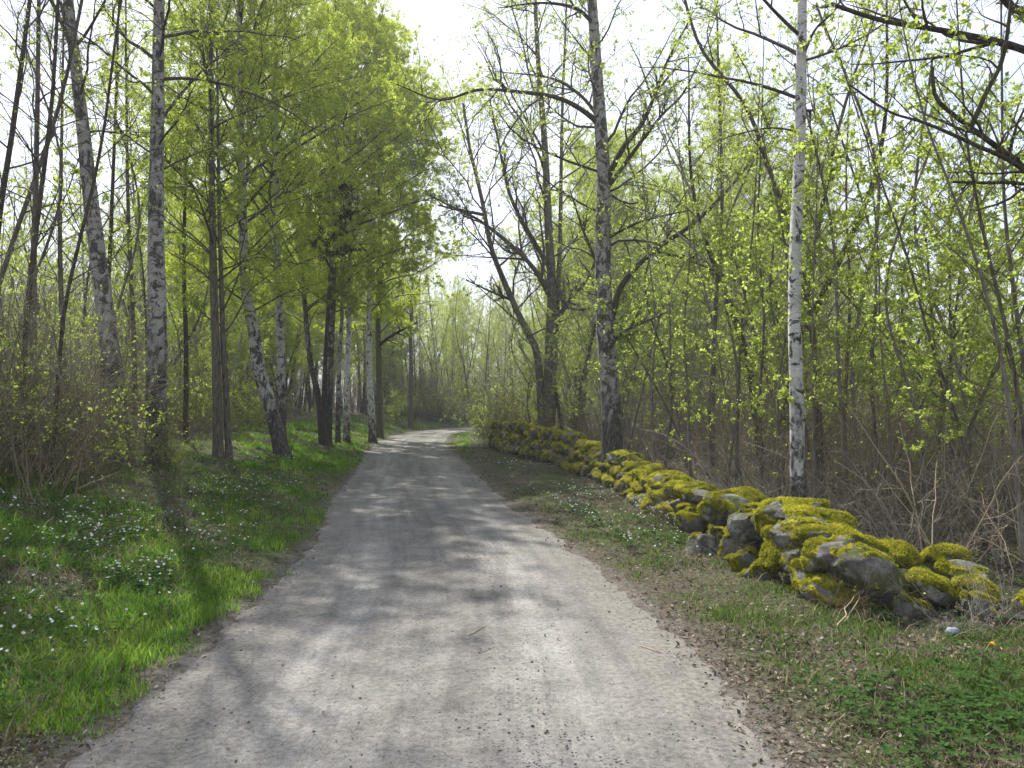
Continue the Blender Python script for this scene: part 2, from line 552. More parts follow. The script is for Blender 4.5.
def green_amount(x, y, d=None):
    x = np.asarray(x, float); y = np.asarray(y, float)
    if d is None: d = road_dist(x, y).reshape(x.shape)
    e = over_edge(d, y)
    left = sstep(-0.10, 0.28, e) * (1 - 0.9 * sstep(4.3, 6.0, e + 1.8 * (vnoise(x, y, 2.2, 71) - 0.5)))
    # the verge narrows further away
    right = 0.9 * sstep(0.0, 0.6, e) * (1 - sstep(2.2, 3.4, e)) * sstep(0.20, 0.48, vnoise(x, y, 1.1, 44))
    right = np.maximum(right, 0.85 * sstep(0.35, 1.4, e) * (1 - sstep(7.4, 9, y)) * (1 - sstep(5, 8, e)) * sstep(0.25, 0.5, vnoise(x, y, 0.9, 47)))
    return np.where(d < 0, left, right)


mb = MB()
n = len(gx)
ii = (np.arange(n - 1)[:, None] * n + np.arange(n - 1)[None, :]).ravel()
mb.add(np.stack([GX, GY, GZ], -1).reshape(-1, 3), np.stack([ii, ii + 1, ii + n + 1, ii + n], -1))
ground = mb.build('ground', M['ground'], smooth=True)
tag(ground, kind='structure')
at = ground.data.attributes.new('green', 'FLOAT', 'POINT')
at.data.foreach_set('value', green_amount(GX, GY, RDg).ravel().astype(np.float32))

at = ground.data.attributes.new('gritty', 'FLOAT', 'POINT')
at.data.foreach_set('value', (1 - sstep(-0.3, 0.28, over_edge(RDg, GY))).ravel().astype(np.float32))

# road strip, slightly crowned, its ragged edges buried by the verge
seg = catmull(ROADC[::3], 6)
segn = norm(np.gradient(seg, axis=0))
lats = np.linspace(-2.15, 2.15, 25)
V = []; UVv = []
lon = np.concatenate([[0], np.cumsum(np.linalg.norm(np.diff(seg, axis=0), axis=1))])
for i in range(len(seg)):
    x = seg[i, 0] + segn[i, 1] * lats
    y = seg[i, 1] - segn[i, 0] * lats
    z = 0.035 * (1 - (lats / 1.7) ** 2) - 0.02 + 0.018 * (vnoise(x, y, 0.9, 55) - 0.5) - 0.012 * np.exp(-((np.abs(lats) - 0.78) / 0.22) ** 2)
    V.append(np.stack([x, y, z], -1)); UVv.append(np.stack([lats, np.full_like(lats, lon[i])], -1))
V = np.array(V).reshape(-1, 3); UVv = np.array(UVv).reshape(-1, 2)
m_ = len(lats)
ii = (np.arange(len(seg) - 1)[:, None] * m_ + np.arange(m_ - 1)[None, :]).ravel()
mb = MB(); mb.add(V, np.stack([ii, ii + 1, ii + m_ + 1, ii + m_], -1))
road = mb.build('road', M['gravel'], smooth=True)
tag(road, kind='structure')
uvl = road.data.uv_layers.new(name='UVMap')
li = np.zeros(len(road.data.loops), np.int32); road.data.loops.foreach_get('vertex_index', li)
uvl.data.foreach_set('uv', UVv[li].ravel().astype(np.float32))


def surf(x, y):
    """top of road or ground"""
    x = np.asarray(x, float); y = np.asarray(y, float)
    d = road_dist(x, y).reshape(x.shape)
    rz = 0.035 * (1 - (d / 1.7) ** 2) - 0.02
    return np.where(np.abs(d) < 2.1, np.maximum(terrain(x, y), rz), terrain(x, y))


# ------------------------------------------------------------------ trees
def interp_path(P, Rr, idx, t):
    """points, tangents and radii at parameter t on paths idx"""
    n = P.shape[1]
    f = np.clip(t, 0, 0.9999) * (n - 1)
    i = f.astype(int); w = (f - i)[:, None]
    a = P[idx, i]; b = P[idx, i + 1]
    return a * (1 - w) + b * w, norm(b - a), Rr[idx, i] * (1 - w[:, 0]) + Rr[idx, i + 1] * w[:, 0]


def sprout(rng, P, Rr, L, k, t0, t1, ang, ratio, n, wig, grav, rr, rmin=0.0015, taper=0.25, updir=0.0):
    Mn = P.shape[0]
    if Mn == 0: return np.zeros((0, n, 3)), np.zeros((0, n)), np.zeros(0)
    idx = np.repeat(np.arange(Mn), k)
    t = t0 + (t1 - t0) * rng.rand(len(idx))
    p, tan, r = interp_path(P, Rr, idx, t)
    v = rng.randn(len(idx), 3); v -= (v * tan).sum(1)[:, None] * tan
    v = norm(v)
    a = np.radians(ang * (0.7 + 0.6 * rng.rand(len(idx))))[:, None]
    d = tan * np.cos(a) + v * np.sin(a)
    d[:, 2] += updir
    d = norm(d)
    Lc = L[idx] * ratio * (1.15 - 0.6 * t) * (0.6 + 0.7 * rng.rand(len(idx)))
    return walk(rng, p, d, Lc, n, wig, grav, np.maximum(r * rr, rmin), rmin, taper)


def walk(rng, p, d, L, n, wig, grav, r0, rmin=0.0015, taper=0.25):
    out = np.zeros((len(p), n, 3)); out[:, 0] = p
    for i in range(1, n):
        d = d + wig * rng.randn(len(p), 3)
        d[:, 2] += grav
        d = norm(d)
        out[:, i] = out[:, i - 1] + d * (L / (n - 1))[:, None]
    Rn = r0[:, None] * (1 - (1 - taper) * np.linspace(0, 1, n)[None, :])
    return out, np.maximum(Rn, rmin * 0.7), L


def leaves(mb, rng, P, L, count, size, spread=0.05, t0=0.1, hang=0.3, aspect=0.62, per=4):
    if count <= 0 or len(P) == 0: return
    w = L / L.sum()
    nodes = max(1, count // per)
    idx = rng.choice(len(P), nodes, p=w)
    t = t0 + (1 - t0) * rng.rand(nodes)
    p, tan, _ = interp_path(P, np.zeros(P.shape[:2]), idx, t)
    k = rng.poisson(per - 1, nodes) + 1
    p = np.repeat(p + rng.randn(nodes, 3) * 0.006, k, 0); tan = np.repeat(tan, k, 0)
    count = len(p)
    p = p + rng.randn(count, 3) * spread
    u = rng.randn(count, 3) + 0.5 * tan; u[:, 2] -= hang
    size = size * np.repeat(0.7 + 0.6 * rng.rand(nodes), k)
    u = norm(u)
    v = norm(np.cross(u, rng.randn(count, 3)))
    s = (size * (0.6 + 0.8 * rng.rand(count)))[:, None]
    V = np.stack([p, p + u * s * 0.45 - v * s * aspect * 0.5, p + u * s, p + u * s * 0.45 + v * s * aspect * 0.5], 1)
    mb.add(V.reshape(-1, 3), np.arange(count * 4).reshape(-1, 4))


def trunk_path(pts, n, H=None):
    pts = np.asarray(pts, float)
    c = catmull(pts, 12)
    if H is not None and c[-1, 2] - c[0, 2] < H:
        dd = norm(c[-1] - c[-12]); dd = norm(dd + np.array([0, 0, 0.6]))
        c = np.vstack([c, c[-1] + dd * (H - (c[-1, 2] - c[0, 2])) / dd[2]])
    s = np.concatenate([[0], np.cumsum(np.linalg.norm(np.diff(c, axis=0), axis=1))])
    q = np.linspace(0, s[-1], n)
    return np.stack([np.interp(q, s, c[:, k]) for k in range(3)], -1)


def lumpy_tube(mb, P, Rr, sides, rng, amp=0.06):
    """one thick stem with an uneven skin"""
    n = len(P)
    t = norm(np.gradient(P, axis=0))
    a = norm(np.cross(t, np.array([0.0, 1.0, 0.05]))); b = np.cross(t, a)
    ang = np.arange(sides) * 2 * np.pi / sides
    s = np.arange(n)[:, None] * 0.37
    bump = 1 + amp * (np.sin(3 * ang[None] + s * 0.8 + rng.rand() * 6) + 0.8 * np.sin(5 * ang[None] - s * 1.3 + rng.rand() * 6)) * 0.6 + amp * 0.6 * rng.randn(n, sides)
    ring = a[:, None] * np.cos(ang)[None, :, None] + b[:, None] * np.sin(ang)[None, :, None]
    V = P[:, None] + ring * (Rr[:, None] * bump)[..., None]
    i = np.arange(n - 1)[:, None] * sides; j = np.arange(sides)[None]; j2 = (j + 1) % sides
    mb.add(V.reshape(-1, 3), np.stack([i + j, i + j2, i + sides + j2, i + sides + j], -1).reshape(-1, 4))


SPEC = dict(
    nl1=26, l1=3.2, crown0=0.35, a0=70, a1=28, shape='birch', k2=7, r2=0.42, k3=5, r3=0.45, droop=0.0, wig=0.10,
    leaf=9000, lsize=0.05, leafmat='leaf_birch', bark='birch', twig='twig_dark', spread=0.008, l1up=0.02, rr1=0.42, k4=0, r4=0.6, hang=0.3)


def make_tree(name, label, cat, base, stems, group=None, seed=1, limbs=(), **kw):
    """stems: list of (world points, base radius, top radius, height or None). limbs: (world points, r0, r1)."""
    S = dict(SPEC); S.update(kw)
    rng = rs(seed)
    base = np.array(base, float)
    root = empty(name, base, label, cat, group)
    tb = MB(); bb = MB(); lb = MB()
    Ps, Rs_, Ls = [], [], []
    for pts, r0, r1, H in stems:
        n = 46 if r0 > 0.05 else 20
        P = trunk_path(np.asarray(pts) - base, n, H)
        tt = np.linspace(0, 1, n)
        Rr = r0 + (r1 - r0) * tt ** 0.85
        z = P[:, 2] - P[0, 2]
        Rr = Rr * (1 + S.get('flare', 0.32) * np.exp(-np.maximum(z, 0) / 0.22))
        lumpy_tube(tb, P, Rr, 14 if r0 > 0.05 else 7, rng, 0.05)
        N = max(3, int(S['nl1'] * S.get('share', 1.0)))
        t = S['crown0'] + (0.99 - S['crown0']) * (np.arange(N) + rng.rand(N)) / N
        p, tan, r = interp_path(P[None], Rr[None], np.zeros(N, int), t)
        az = np.arange(N) * 2.4 + rng.rand(N) * 1.2
        u = (t - S['crown0']) / (1 - S['crown0'])
        a = np.radians(S['a0'] + (S['a1'] - S['a0']) * u + rng.randn(N) * 9)
        d = np.stack([np.cos(az) * np.sin(a), np.sin(az) * np.sin(a), np.cos(a)], -1)
        prof = (1 - u) ** 0.8 * 0.9 + 0.14 if S['shape'] == 'birch' else np.sin(np.pi * (0.12 + 0.85 * u)) * 0.9 + 0.15
        L = S['l1'] * prof * (0.65 + 0.6 * rng.rand(N))
        A, B, C = walk(rng, p, d, L, 9, S['wig'], S['l1up'], np.minimum(r * S['rr1'], L * 0.010 + 0.003), 0.003, 0.2)
        Ps.append(A); Rs_.append(B); Ls.append(C)
        # dead stubs and short twigs low on the trunk
    for pts, r0, r1 in limbs:
        P = trunk_path(np.asarray(pts) - base, 9)
        Ps.append(P[None]); Rs_.append(np.linspace(r0, r1, 9)[None]); Ls.append(np.array([np.linalg.norm(np.diff(P, axis=0), axis=1).sum()]))
        P2 = trunk_path(np.asarray(pts) - base, 30)
        kb = MB(); lumpy_tube(kb, P2, np.linspace(r0 * 0.9, r1 * 0.85, 30), 9, rng, 0.06)
        kb.build('bough', M[S.get('boughmat', 'bark_dark')], root, smooth=True)
    nlimb = len(limbs)
    P1 = np.concatenate(Ps); R1 = np.concatenate(Rs_); L1 = np.concatenate(Ls)
    nb = len(P1) - nlimb
    bb.tubes(P1[:nb], R1[:nb], 5)
    g = -S['droop']
    P2, R2, L2 = sprout(rng, P1, R1, L1, S['k2'], 0.15, 1.0, 48, S['r2'], 7, S['wig'] * 1.2, 0.03 + 0.4 * g, 0.55, 0.0022)
    bb.tubes(P2, R2, 4)
    P3, R3, L3 = sprout(rng, P2, R2, L2, S['k3'], 0.1, 1.0, 45, S['r3'], 5, S['wig'] * 1.3, 0.02 + g, 0.6, S.get('rmin', 0.0016))
    bb.tubes(P3, R3, 3)
    Pl, Ll = P3, L3
    if S['k4']:
        P4, R4, L4 = sprout(rng, P3, R3, L3, S['k4'], 0.1, 1.0, 45, S['r4'], 4, S['wig'] * 1.3, 0.02 + g, 0.7, S.get('rmin', 0.0016))
        bb.tubes(P4, R4, 3)
        Pl, Ll = P4, L4
    tb.build('trunk', M[S['bark']], root, smooth=True)
    bb.build('branches', M[S['twig']], root)
    if S['leaf']:
        leaves(lb, rng, Pl, Ll, int(S['leaf'] * 0.85), S['lsize'], S['spread'], hang=S['hang'])
        leaves(lb, rng, P2, L2, int(S['leaf'] * 0.15), S['lsize'], S['spread'], hang=S['hang'])
        lb.build('crown', M[S['leafmat']], root)
    return root


def gp(px, d):
    """a point on the ground at forward distance d in the direction of a pixel column"""
    x = (px - 512) / FPX * d
    return np.array([x, d, T(x, d) - 0.08])


def stem_from_px(px, d, pts, r0, r1, H, dd=0.0):
    b = gp(px, d)
    P = [b] + [pxd(x, y, d + dd * (k + 1)) for k, (x, y) in enumerate(pts)]
    return (P, r0, r1, H)


# ---- the individual trees along the left of the road
BL = dict(leafmat='leaf_birch', bark='birch', droop=0.06, spread=0.03, lsize=0.038, leaf=26000, nl1=34, l1=3.4, k2=8, k3=6, k4=2, a0=56, a1=30, l1up=0.0, wig=0.14, rmin=0.0012, shape='round')

make_tree('birch_tree', 'leaning pale birch, first thick trunk from the left edge, tilting left as it rises', 'tree', gp(122, 13.5),
          [stem_from_px(122, 13.5, [(117, 410), (106, 320), (96, 240), (82, 120), (68, 0)], 0.18, 0.03, 13)], seed=11,
          **{**BL, 'bark': 'birch_mid', 'crown0': 0.42, 'leaf': 6000, 'k4': 1, 'k2': 6, 'nl1': 24, 'droop': 0.06})
make_tree('birch_tree', 'upright birch with dark scars and a dark bushy foot, right beside the leaning pale birch', 'tree', gp(158, 13.8),
          [stem_from_px(158, 13.8, [(156, 400), (157, 300), (156, 200), (158, 100), (159, 0)], 0.195, 0.03, 13.5)], seed=12,
          **{**BL, 'bark': 'birch_mid', 'crown0': 0.36, 'leaf': 15000, 'k4': 1, 'k2': 7, 'nl1': 26})
make_tree('alder_tree', 'straight brown trunk with a thinner second stem joined at its foot', 'tree', gp(221, 17),
          [stem_from_px(219, 17, [(217, 380), (214, 300), (212, 200), (211, 80)], 0.105, 0.03, 13),
           stem_from_px(230, 17.1, [(226, 390), (223, 340), (222, 310), (219, 200)], 0.075, 0.02, 9)], seed=13,
          **{**BL, 'bark': 'bark', 'crown0': 0.28, 'leaf': 80000, 'share': 0.7, 'l1': 3.6, 'k4': 1, 'leafmat': 'leaf_deep'})
make_tree('birch_tree', 'crooked birch whose black foot leans out toward the road', 'tree', gp(284, 20),
          [stem_from_px(284, 20, [(271, 410), (259, 372), (254, 330), (246, 290), (242, 200), (240, 100)], 0.19, 0.03, 14)], seed=14,
          **{**BL, 'crown0': 0.26, 'leaf': 170000, 'l1': 4.2, 'nl1': 38})
make_tree('birch_tree', 'white birch trunk standing just behind the crooked black-footed birch', 'tree', gp(281, 24),
          [stem_from_px(281, 24, [(281, 380), (280, 330), (277, 260), (276, 150)], 0.17, 0.03, 15)], seed=15,
          **{**BL, 'crown0': 0.28, 'leaf': 200000, 'l1': 4.4, 'bark': 'birch'})
make_tree('birch_tree', 'dark double-stemmed birch whose two stems part in a narrow V from one foot', 'tree', gp(325, 28),
          [stem_from_px(327, 28, [(329, 380), (331, 330), (333, 290), (334, 200)], 0.17, 0.03, 16),
           stem_from_px(323, 28, [(318, 395), (311, 365), (306, 320), (300, 240)], 0.12, 0.03, 14)], seed=16,
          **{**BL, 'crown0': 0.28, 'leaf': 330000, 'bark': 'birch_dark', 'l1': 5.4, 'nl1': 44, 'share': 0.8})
make_tree('birch_tree', 'thin whitish birch stem between the V-shaped birch and the pale roadside birch', 'tree', gp(347, 31),
          [stem_from_px(347, 31, [(347, 380), (349, 320), (350, 250), (350, 150)], 0.13, 0.03, 17)], seed=17,
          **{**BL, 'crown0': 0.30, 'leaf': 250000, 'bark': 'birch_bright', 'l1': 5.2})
make_tree('birch_tree', 'thin leaning grey birch stem just left of the thin whitish one', 'tree', gp(338, 30),
          [stem_from_px(338, 30, [(339, 370), (342, 310), (341, 250)], 0.10, 0.03, 14)], seed=18,
          **{**BL, 'crown0': 0.35, 'leaf': 20000, 'bark': 'birch', 'l1': 3.2})
make_tree('birch_tree', 'pale roadside birch, last clear white trunk before the bend', 'tree', gp(373, 34),
          [stem_from_px(373, 34, [(370, 380), (369, 320), (370, 250), (374, 150)], 0.17, 0.03, 18)], seed=19,
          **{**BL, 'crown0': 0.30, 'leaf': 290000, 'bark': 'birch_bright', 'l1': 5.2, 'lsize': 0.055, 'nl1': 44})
make_tree('alder_tree', 'blackish trunk with a low forked side limb just behind the last white birch', 'tree', gp(380, 38),
          [stem_from_px(380, 38, [(379, 370), (378, 330), (379, 290), (381, 200)], 0.17, 0.04, 18)], seed=20,
          limbs=[([pxd(379, 345, 38), pxd(388, 338, 37.8), pxd(402, 330, 37.5), pxd(418, 322, 37)], 0.10, 0.03)],
          **{**BL, 'crown0': 0.26, 'leaf': 160000, 'bark': 'bark', 'l1': 5.2, 'nl1': 40, 'lsize': 0.055, 'leafmat': 'leaf_birch', 'droop': 0.05})
make_tree('birch_tree', 'slim dark trunk in the brown wood left of the bend', 'tree', gp(411, 50),
          [stem_from_px(411, 50, [(411, 370), (411, 330), (413, 270)], 0.17, 0.03, 14)], seed=21,
          **{**BL, 'crown0': 0.4, 'leaf': 22000, 'bark': 'bark', 'l1': 3.6, 'lsize': 0.06})

# pine with dense dark clumps, half hidden in the birch crowns
def make_pine():
    rng = rs(77)
    b = gp(322, 27.5); root = empty('pine_tree', b, 'small pine with a dark needle clump half hidden among the left birch crowns', 'tree')
    top = pxd(336, 180, 26.5) - b
    P = trunk_path([np.zeros(3), top * np.array([.4, .4, .5]), top], 30)
    tb = MB(); lumpy_tube(tb, P, np.linspace(0.10, 0.02, 30), 8, rng)
    bb = MB(); lb = MB()
    N = 26
    t = 0.72 + 0.27 * rng.rand(N)
    p, tan, r = interp_path(P[None], np.full((1, 30), .03), np.zeros(N, int), t)
    az = rng.rand(N) * 6.28
    d = norm(np.stack([np.cos(az), np.sin(az), 0.15 + 0.3 * rng.rand(N)], -1))
    A, B, C = walk(rng, p, d, 1.0 * (0.6 + 0.5 * rng.rand(N)), 6, 0.1, -0.03, np.full(N, 0.018))
    bb.tubes(A, B, 4)
    A2, B2, C2 = sprout(rng, A, B, C, 8, 0.2, 1, 50, 0.45, 4, 0.1, 0.02, 0.6)
    bb.tubes(A2, B2, 3)
    leaves(lb, rng, A2, C2, 26000, 0.085, 0.03, hang=0.0, aspect=0.12)
    leaves(lb, rng, A, C, 4000, 0.085, 0.03, hang=0.0, aspect=0.12)
    tb.build('trunk', M['bark_dark'], root, smooth=True); bb.build('branches', M['twig_dark'], root); lb.build('crown', M['needle'], root)
make_pine()

# ---- trees at the left edge: thin, dark and mostly bare
LE = dict(bark='bark_dark', twig='twig_dark', leafmat='leaf_young', leaf=1500, lsize=0.03, nl1=18, l1=2.2, k2=7, k3=5, k4=1, rmin=0.0012, droop=0.0, a0=48, a1=25, shape='round', wig=0.16, flare=0.2)
for i, (px, d, pts, r, H, lab) in enumerate([
        (18, 11.0, [(22, 400), (28, 300), (40, 200), (52, 100), (58, 0)], 0.045, 10, 'thin dark stem at the left edge bending slightly right'),
        (36, 12.0, [(34, 400), (33, 300), (36, 180), (38, 60)], 0.06, 11, 'straight thin grey stem near the left edge in the brush'),
        (52, 10.0, [(58, 380), (66, 300), (92, 190), (104, 130)], 0.028, 8, 'slender slanting stem crossing left of the leaning pale birch'),
        (-20, 12.5, [(-12, 330), (10, 250), (45, 150), (64, 90)], 0.05, 12, 'dark branchy tree reaching in from the left edge'),
        (4, 14.0, [(2, 350), (-4, 250), (14, 120), (30, 0)], 0.075, 13, 'bare dark tree with ascending boughs at the upper left corner'),
        (64, 17.0, [(63, 350), (60, 250), (62, 120)], 0.07, 11, 'thin upright bare tree seen between the left edge and the leaning birch'),
        (100, 18.0, [(104, 350), (110, 250), (116, 100)], 0.07, 12, 'thin bare tree seen in the gap between the two big left birches'),
        (136, 19.5, [(134, 350), (128, 200), (126, 60)], 0.07, 13, 'fine twiggy tree close left of the scarred upright birch'),
        (186, 20.0, [(186, 350), (184, 240), (190, 80)], 0.07, 13, 'slim tree standing between the scarred birch and the brown double trunk')]):
    make_tree('young_tree', lab, 'tree', gp(px, d), [stem_from_px(px, d, pts, r, 0.012, H)], seed=40 + i, **{**LE, 'crown0': 0.3 if d < 13 else 0.25,
              'leaf': 700 if d < 15 else 1500, 'bark': 'bark' if i % 2 else 'bark_dark'})

# ---- trees on the right side
make_tree('birch_tree', 'large birch behind the stone wall with a rough dark foot and spreading boughs', 'tree', gp(612, 16.5),
          [stem_from_px(612, 16.5, [(611, 400), (606, 340), (603, 260), (603, 170), (598, 90), (592, 0)], 0.235, 0.05, 15)], seed=61,
          limbs=[([pxd(603, 128, 16.5), pxd(585, 112, 16.4), pxd(558, 98, 16.2), pxd(520, 92, 16), pxd(478, 90, 15.8), pxd(440, 100, 15.6), pxd(396, 84, 15.3)], 0.065, 0.012),
                 ([pxd(601, 120, 16.6), pxd(580, 95, 16.9), pxd(550, 78, 17.2), pxd(500, 72, 17.4)], 0.05, 0.012),
                 ([pxd(595, 25, 16.5), pxd(575, 8, 16.2), pxd(540, 3, 16), pxd(498, 8, 15.6)], 0.05, 0.01),
                 ([pxd(605, 185, 16.5), pxd(622, 150, 16.3), pxd(645, 118, 16.2), pxd(668, 60, 16), pxd(690, 20, 15.8)], 0.075, 0.02),
                 ([pxd(606, 190, 16.5), pxd(635, 150, 16.1), pxd(662, 115, 15.8), pxd(682, 95, 15.4), pxd(700, 60, 15.2)], 0.055, 0.015),
                 ([pxd(607, 335, 16.5), pxd(622, 285, 16.7), pxd(655, 250, 16.7), pxd(700, 218, 16.8), pxd(748, 165, 17), pxd(770, 120, 17)], 0.085, 0.02),
                 ([pxd(608, 350, 16.4), pxd(622, 333, 16), pxd(645, 322, 15.6), pxd(668, 312, 15.2)], 0.045, 0.015),
                 ([pxd(604, 240, 16.5), pxd(640, 222, 16.2), pxd(690, 210, 15.8)], 0.04, 0.012),
                 ([pxd(600, 270, 16.5), pxd(585, 235, 16.8), pxd(570, 190, 17)], 0.045, 0.015)],
          crown0=0.32, leaf=26000, nl1=24, l1=3.0, k2=10, k3=6, droop=0.05, bark='birch_mid', lsize=0.04, leafmat='leaf_young', k4=2, wig=0.13)
make_tree('birch_tree', 'slender bright white birch with neat black marks, rising behind the mossy boulders', 'tree', gp(797, 9.6),
          [stem_from_px(797, 9.6, [(797, 420), (795, 330), (795, 270), (799, 160), (801, 60), (802, 0)], 0.094, 0.028, 13)], seed=62,
          limbs=[([pxd(800, 65, 9.6), pxd(815, 30, 9.5), pxd(835, 10, 9.3), pxd(850, -20, 9.2)], 0.02, 0.01),
                 ([pxd(802, 132, 9.6), pxd(770, 128, 9.4), pxd(735, 135, 9.2), pxd(722, 140, 9)], 0.014, 0.006)],
          crown0=0.38, leaf=9000, nl1=28, l1=2.2, k2=7, droop=0.05, bark='birch_bright', lsize=0.032, leafmat='leaf_young', k4=1, flare=0.35)
make_tree('oak_tree', 'dark forked tree left of the big wall birch, one stem leaning out over the road', 'tree', gp(545, 27),
          [stem_from_px(548, 27, [(550, 350), (552, 290), (548, 220), (545, 150), (538, 60)], 0.23, 0.05, 17),
           stem_from_px(543, 27, [(538, 360), (526, 330), (512, 300), (492, 250), (482, 200), (470, 150)], 0.16, 0.04, 12),
           stem_from_px(551, 27.3, [(556, 330), (560, 240), (562, 120), (566, 20)], 0.12, 0.03, 16)], seed=63,
          limbs=[([pxd(552, 300, 27), pxd(535, 270, 26.5), pxd(505, 240, 26), pxd(470, 215, 25.5), pxd(438, 205, 25)], 0.11, 0.03),
                 ([pxd(551, 270, 27), pxd(530, 235, 26.7), pxd(510, 195, 26.5), pxd(498, 140, 26.2), pxd(490, 100, 26)], 0.10, 0.03),
                 ([pxd(551, 330, 27), pxd(570, 300, 27), pxd(590, 275, 27), pxd(600, 240, 27)], 0.10, 0.04),
                 ([pxd(512, 300, 27), pxd(492, 292, 26.5), pxd(466, 280, 26)], 0.06, 0.02),
                 ([pxd(484, 215, 27), pxd(455, 208, 26.6), pxd(430, 195, 26)], 0.07, 0.02)],
          crown0=0.3, leaf=26000, nl1=22, l1=4.2, k2=10, k3=6, droop=0.0, bark='bark', lsize=0.05, leafmat='leaf_young', k4=2, wig=0.15, shape='round', a0=55, share=0.8)
make_tree('oak_tree', 'big dark tree outside the right edge, black boughs reaching in at top right', 'tree', gp(1120, 7.6),
          [stem_from_px(1120, 7.6, [(1118, 300), (1105, 180), (1090, 60), (1080, -60)], 0.17, 0.05, 10)], seed=64,
          limbs=[([pxd(1095, 85, 7.6), pxd(1024, 50, 7.5), pxd(950, 32, 7.4), pxd(885, 21, 7.3), pxd(831, 4, 7.2)], 0.046, 0.020),
                 ([pxd(1105, 230, 7.6), pxd(1024, 168, 7.5), pxd(985, 138, 7.4), pxd(950, 112, 7.3), pxd(935, 95, 7.3), pxd(932, 67, 7.3)], 0.045, 0.018),
                 ([pxd(1108, 240, 7.6), pxd(1024, 170, 7.3), pxd(975, 145, 7.2), pxd(925, 123, 7.1), pxd(890, 112, 7), pxd(850, 85, 6.9)], 0.036, 0.008),
                 ([pxd(1112, 200, 7.6), pxd(1024, 184, 7.5), pxd(985, 183, 7.5), pxd(952, 182, 7.4)], 0.028, 0.014),
                 ([pxd(1100, 20, 7.6), pxd(1024, 12, 7.5), pxd(998, -8, 7.4)], 0.05, 0.04),
                 ([pxd(970, 130, 7.4), pxd(985, 95, 7.3), pxd(1002, 60, 7.2), pxd(1010, 10, 7.1), pxd(1012, -40, 7.1)], 0.028, 0.012)],
          crown0=0.55, leaf=1300, nl1=6, l1=2.0, k2=7, k3=4, droop=0.0, bark='bark_dark', lsize=0.028, leafmat='leaf_young', k4=1, wig=0.13, shape='round', a0=60, share=0.5)
make_tree('aspen_tree', 'dark slanting stem crossing the sky left of the bright white birch', 'tree', gp(822, 11.5),
          [stem_from_px(822, 11.5, [(812, 330), (790, 235), (768, 165), (745, 105), (705, 55), (690, 20)], 0.06, 0.012, 9.5)], seed=65,
          crown0=0.3, leaf=2600, nl1=14, l1=2.0, k2=6, bark='bark', lsize=0.035, leafmat='leaf_young', wig=0.13, shape='round', a0=60, flare=0.2)

RE = dict(leafmat='leaf_young', leaf=1500, lsize=0.042, nl1=16, l1=1.9, k2=5, k3=3, k4=0, a0=60, a1=30, shape='round', wig=0.12, flare=0.15, twig='twig_olive', rmin=0.0012)
for i, (px, d, pts, r, H, bk, lab) in enumerate([
        (1024, 7.2, [(1008, 400), (985, 290), (955, 200), (925, 120), (905, 40)], 0.026, 5.5, 'bark_pale', 'long green hazel rod arching left from the right edge'),
        (1040, 7.6, [(1022, 420), (1006, 330), (985, 240), (968, 150), (960, 60)], 0.030, 6, 'bark', 'stout hazel rod rising steeply close to the right edge'),
        (1058, 8.0, [(1030, 400), (1015, 300), (1004, 200), (1002, 90), (1001, 0)], 0.034, 6.5, 'bark_pale', 'upright hazel rod skimming the right edge from top to bottom'),
        (985, 8.6, [(960, 430), (930, 340), (905, 250), (870, 150), (840, 60)], 0.022, 5.5, 'bark', 'thin whip leaning far left across the gap of sky'),
        (892, 9.5, [(888, 420), (880, 330), (878, 250), (866, 130)], 0.02, 4.5, 'bark_pale', 'thin sapling behind the last mossy boulders'),
        (1010, 11.0, [(985, 440), (940, 400), (900, 352), (850, 300), (820, 270)], 0.022, 4.5, 'bark_pale', 'low bough-like sapling sprawling left with bright new leaves'),
        (815, 9.9, [(813, 400), (813, 300), (816, 220)], 0.02, 5, 'bark_pale', 'thin sapling touching the right side of the bright white birch'),
        (762, 11.5, [(760, 400), (764, 320), (758, 230), (762, 120)], 0.028, 7, 'bark', 'straight sapling left of the bright white birch'),
        (735, 12.5, [(738, 400), (742, 320), (752, 240), (757, 160)], 0.03, 7, 'bark', 'sapling halfway between the big wall birch and the bright white birch'),
        (690, 13.5, [(688, 400), (684, 330), (690, 240), (680, 160)], 0.032, 7, 'bark_pale', 'slim sapling standing second right of the big wall birch'),
        (655, 15.0, [(652, 400), (655, 320), (648, 250)], 0.03, 7, 'bark_pale', 'slim sapling standing first right of the big wall birch'),
        (712, 16.0, [(712, 400), (716, 300), (722, 200), (718, 60)], 0.07, 12, 'bark', 'thin-trunked tree rising beyond the wall right of the big birch'),
        (843, 13.0, [(845, 400), (850, 300), (846, 180), (852, 60)], 0.04, 8, 'bark', 'upright sapling right of the bright white birch against the sky')]):
    make_tree('sapling', lab, 'sapling', gp(px, d), [stem_from_px(px, d, pts, r, 0.006, H)], seed=80 + i,
              **{**RE, 'bark': bk, 'crown0': 0.25, 'leaf': 1700 if r < 0.05 else 4000, 'l1': 1.9 if r < 0.05 else 2.4, 'a0': 72})


# ------------------------------------------------------------------ repeated woodland: prototypes, then copies
def proto_tree(kind, seed, H, **kw):
    rng = rs(seed)
    lean = rng.randn(2) * 0.7
    pts = [np.array([0, 0, -0.1]), np.array([lean[0] * .2, lean[1] * .2, H * .3]), np.array([lean[0] * .1 + rng.randn() * .35, lean[1] * .6, H * .65]), np.array([lean[0], lean[1], H])]
    return make_tree('proto', 'x', 'tree', (0, 0, 0), [(pts, kw.pop('r', 0.09), 0.012, None)], seed=seed, **kw)


def strip(o):
    for ch in list(o.children): bpy.data.objects.remove(ch)
    bpy.data.objects.remove(o)


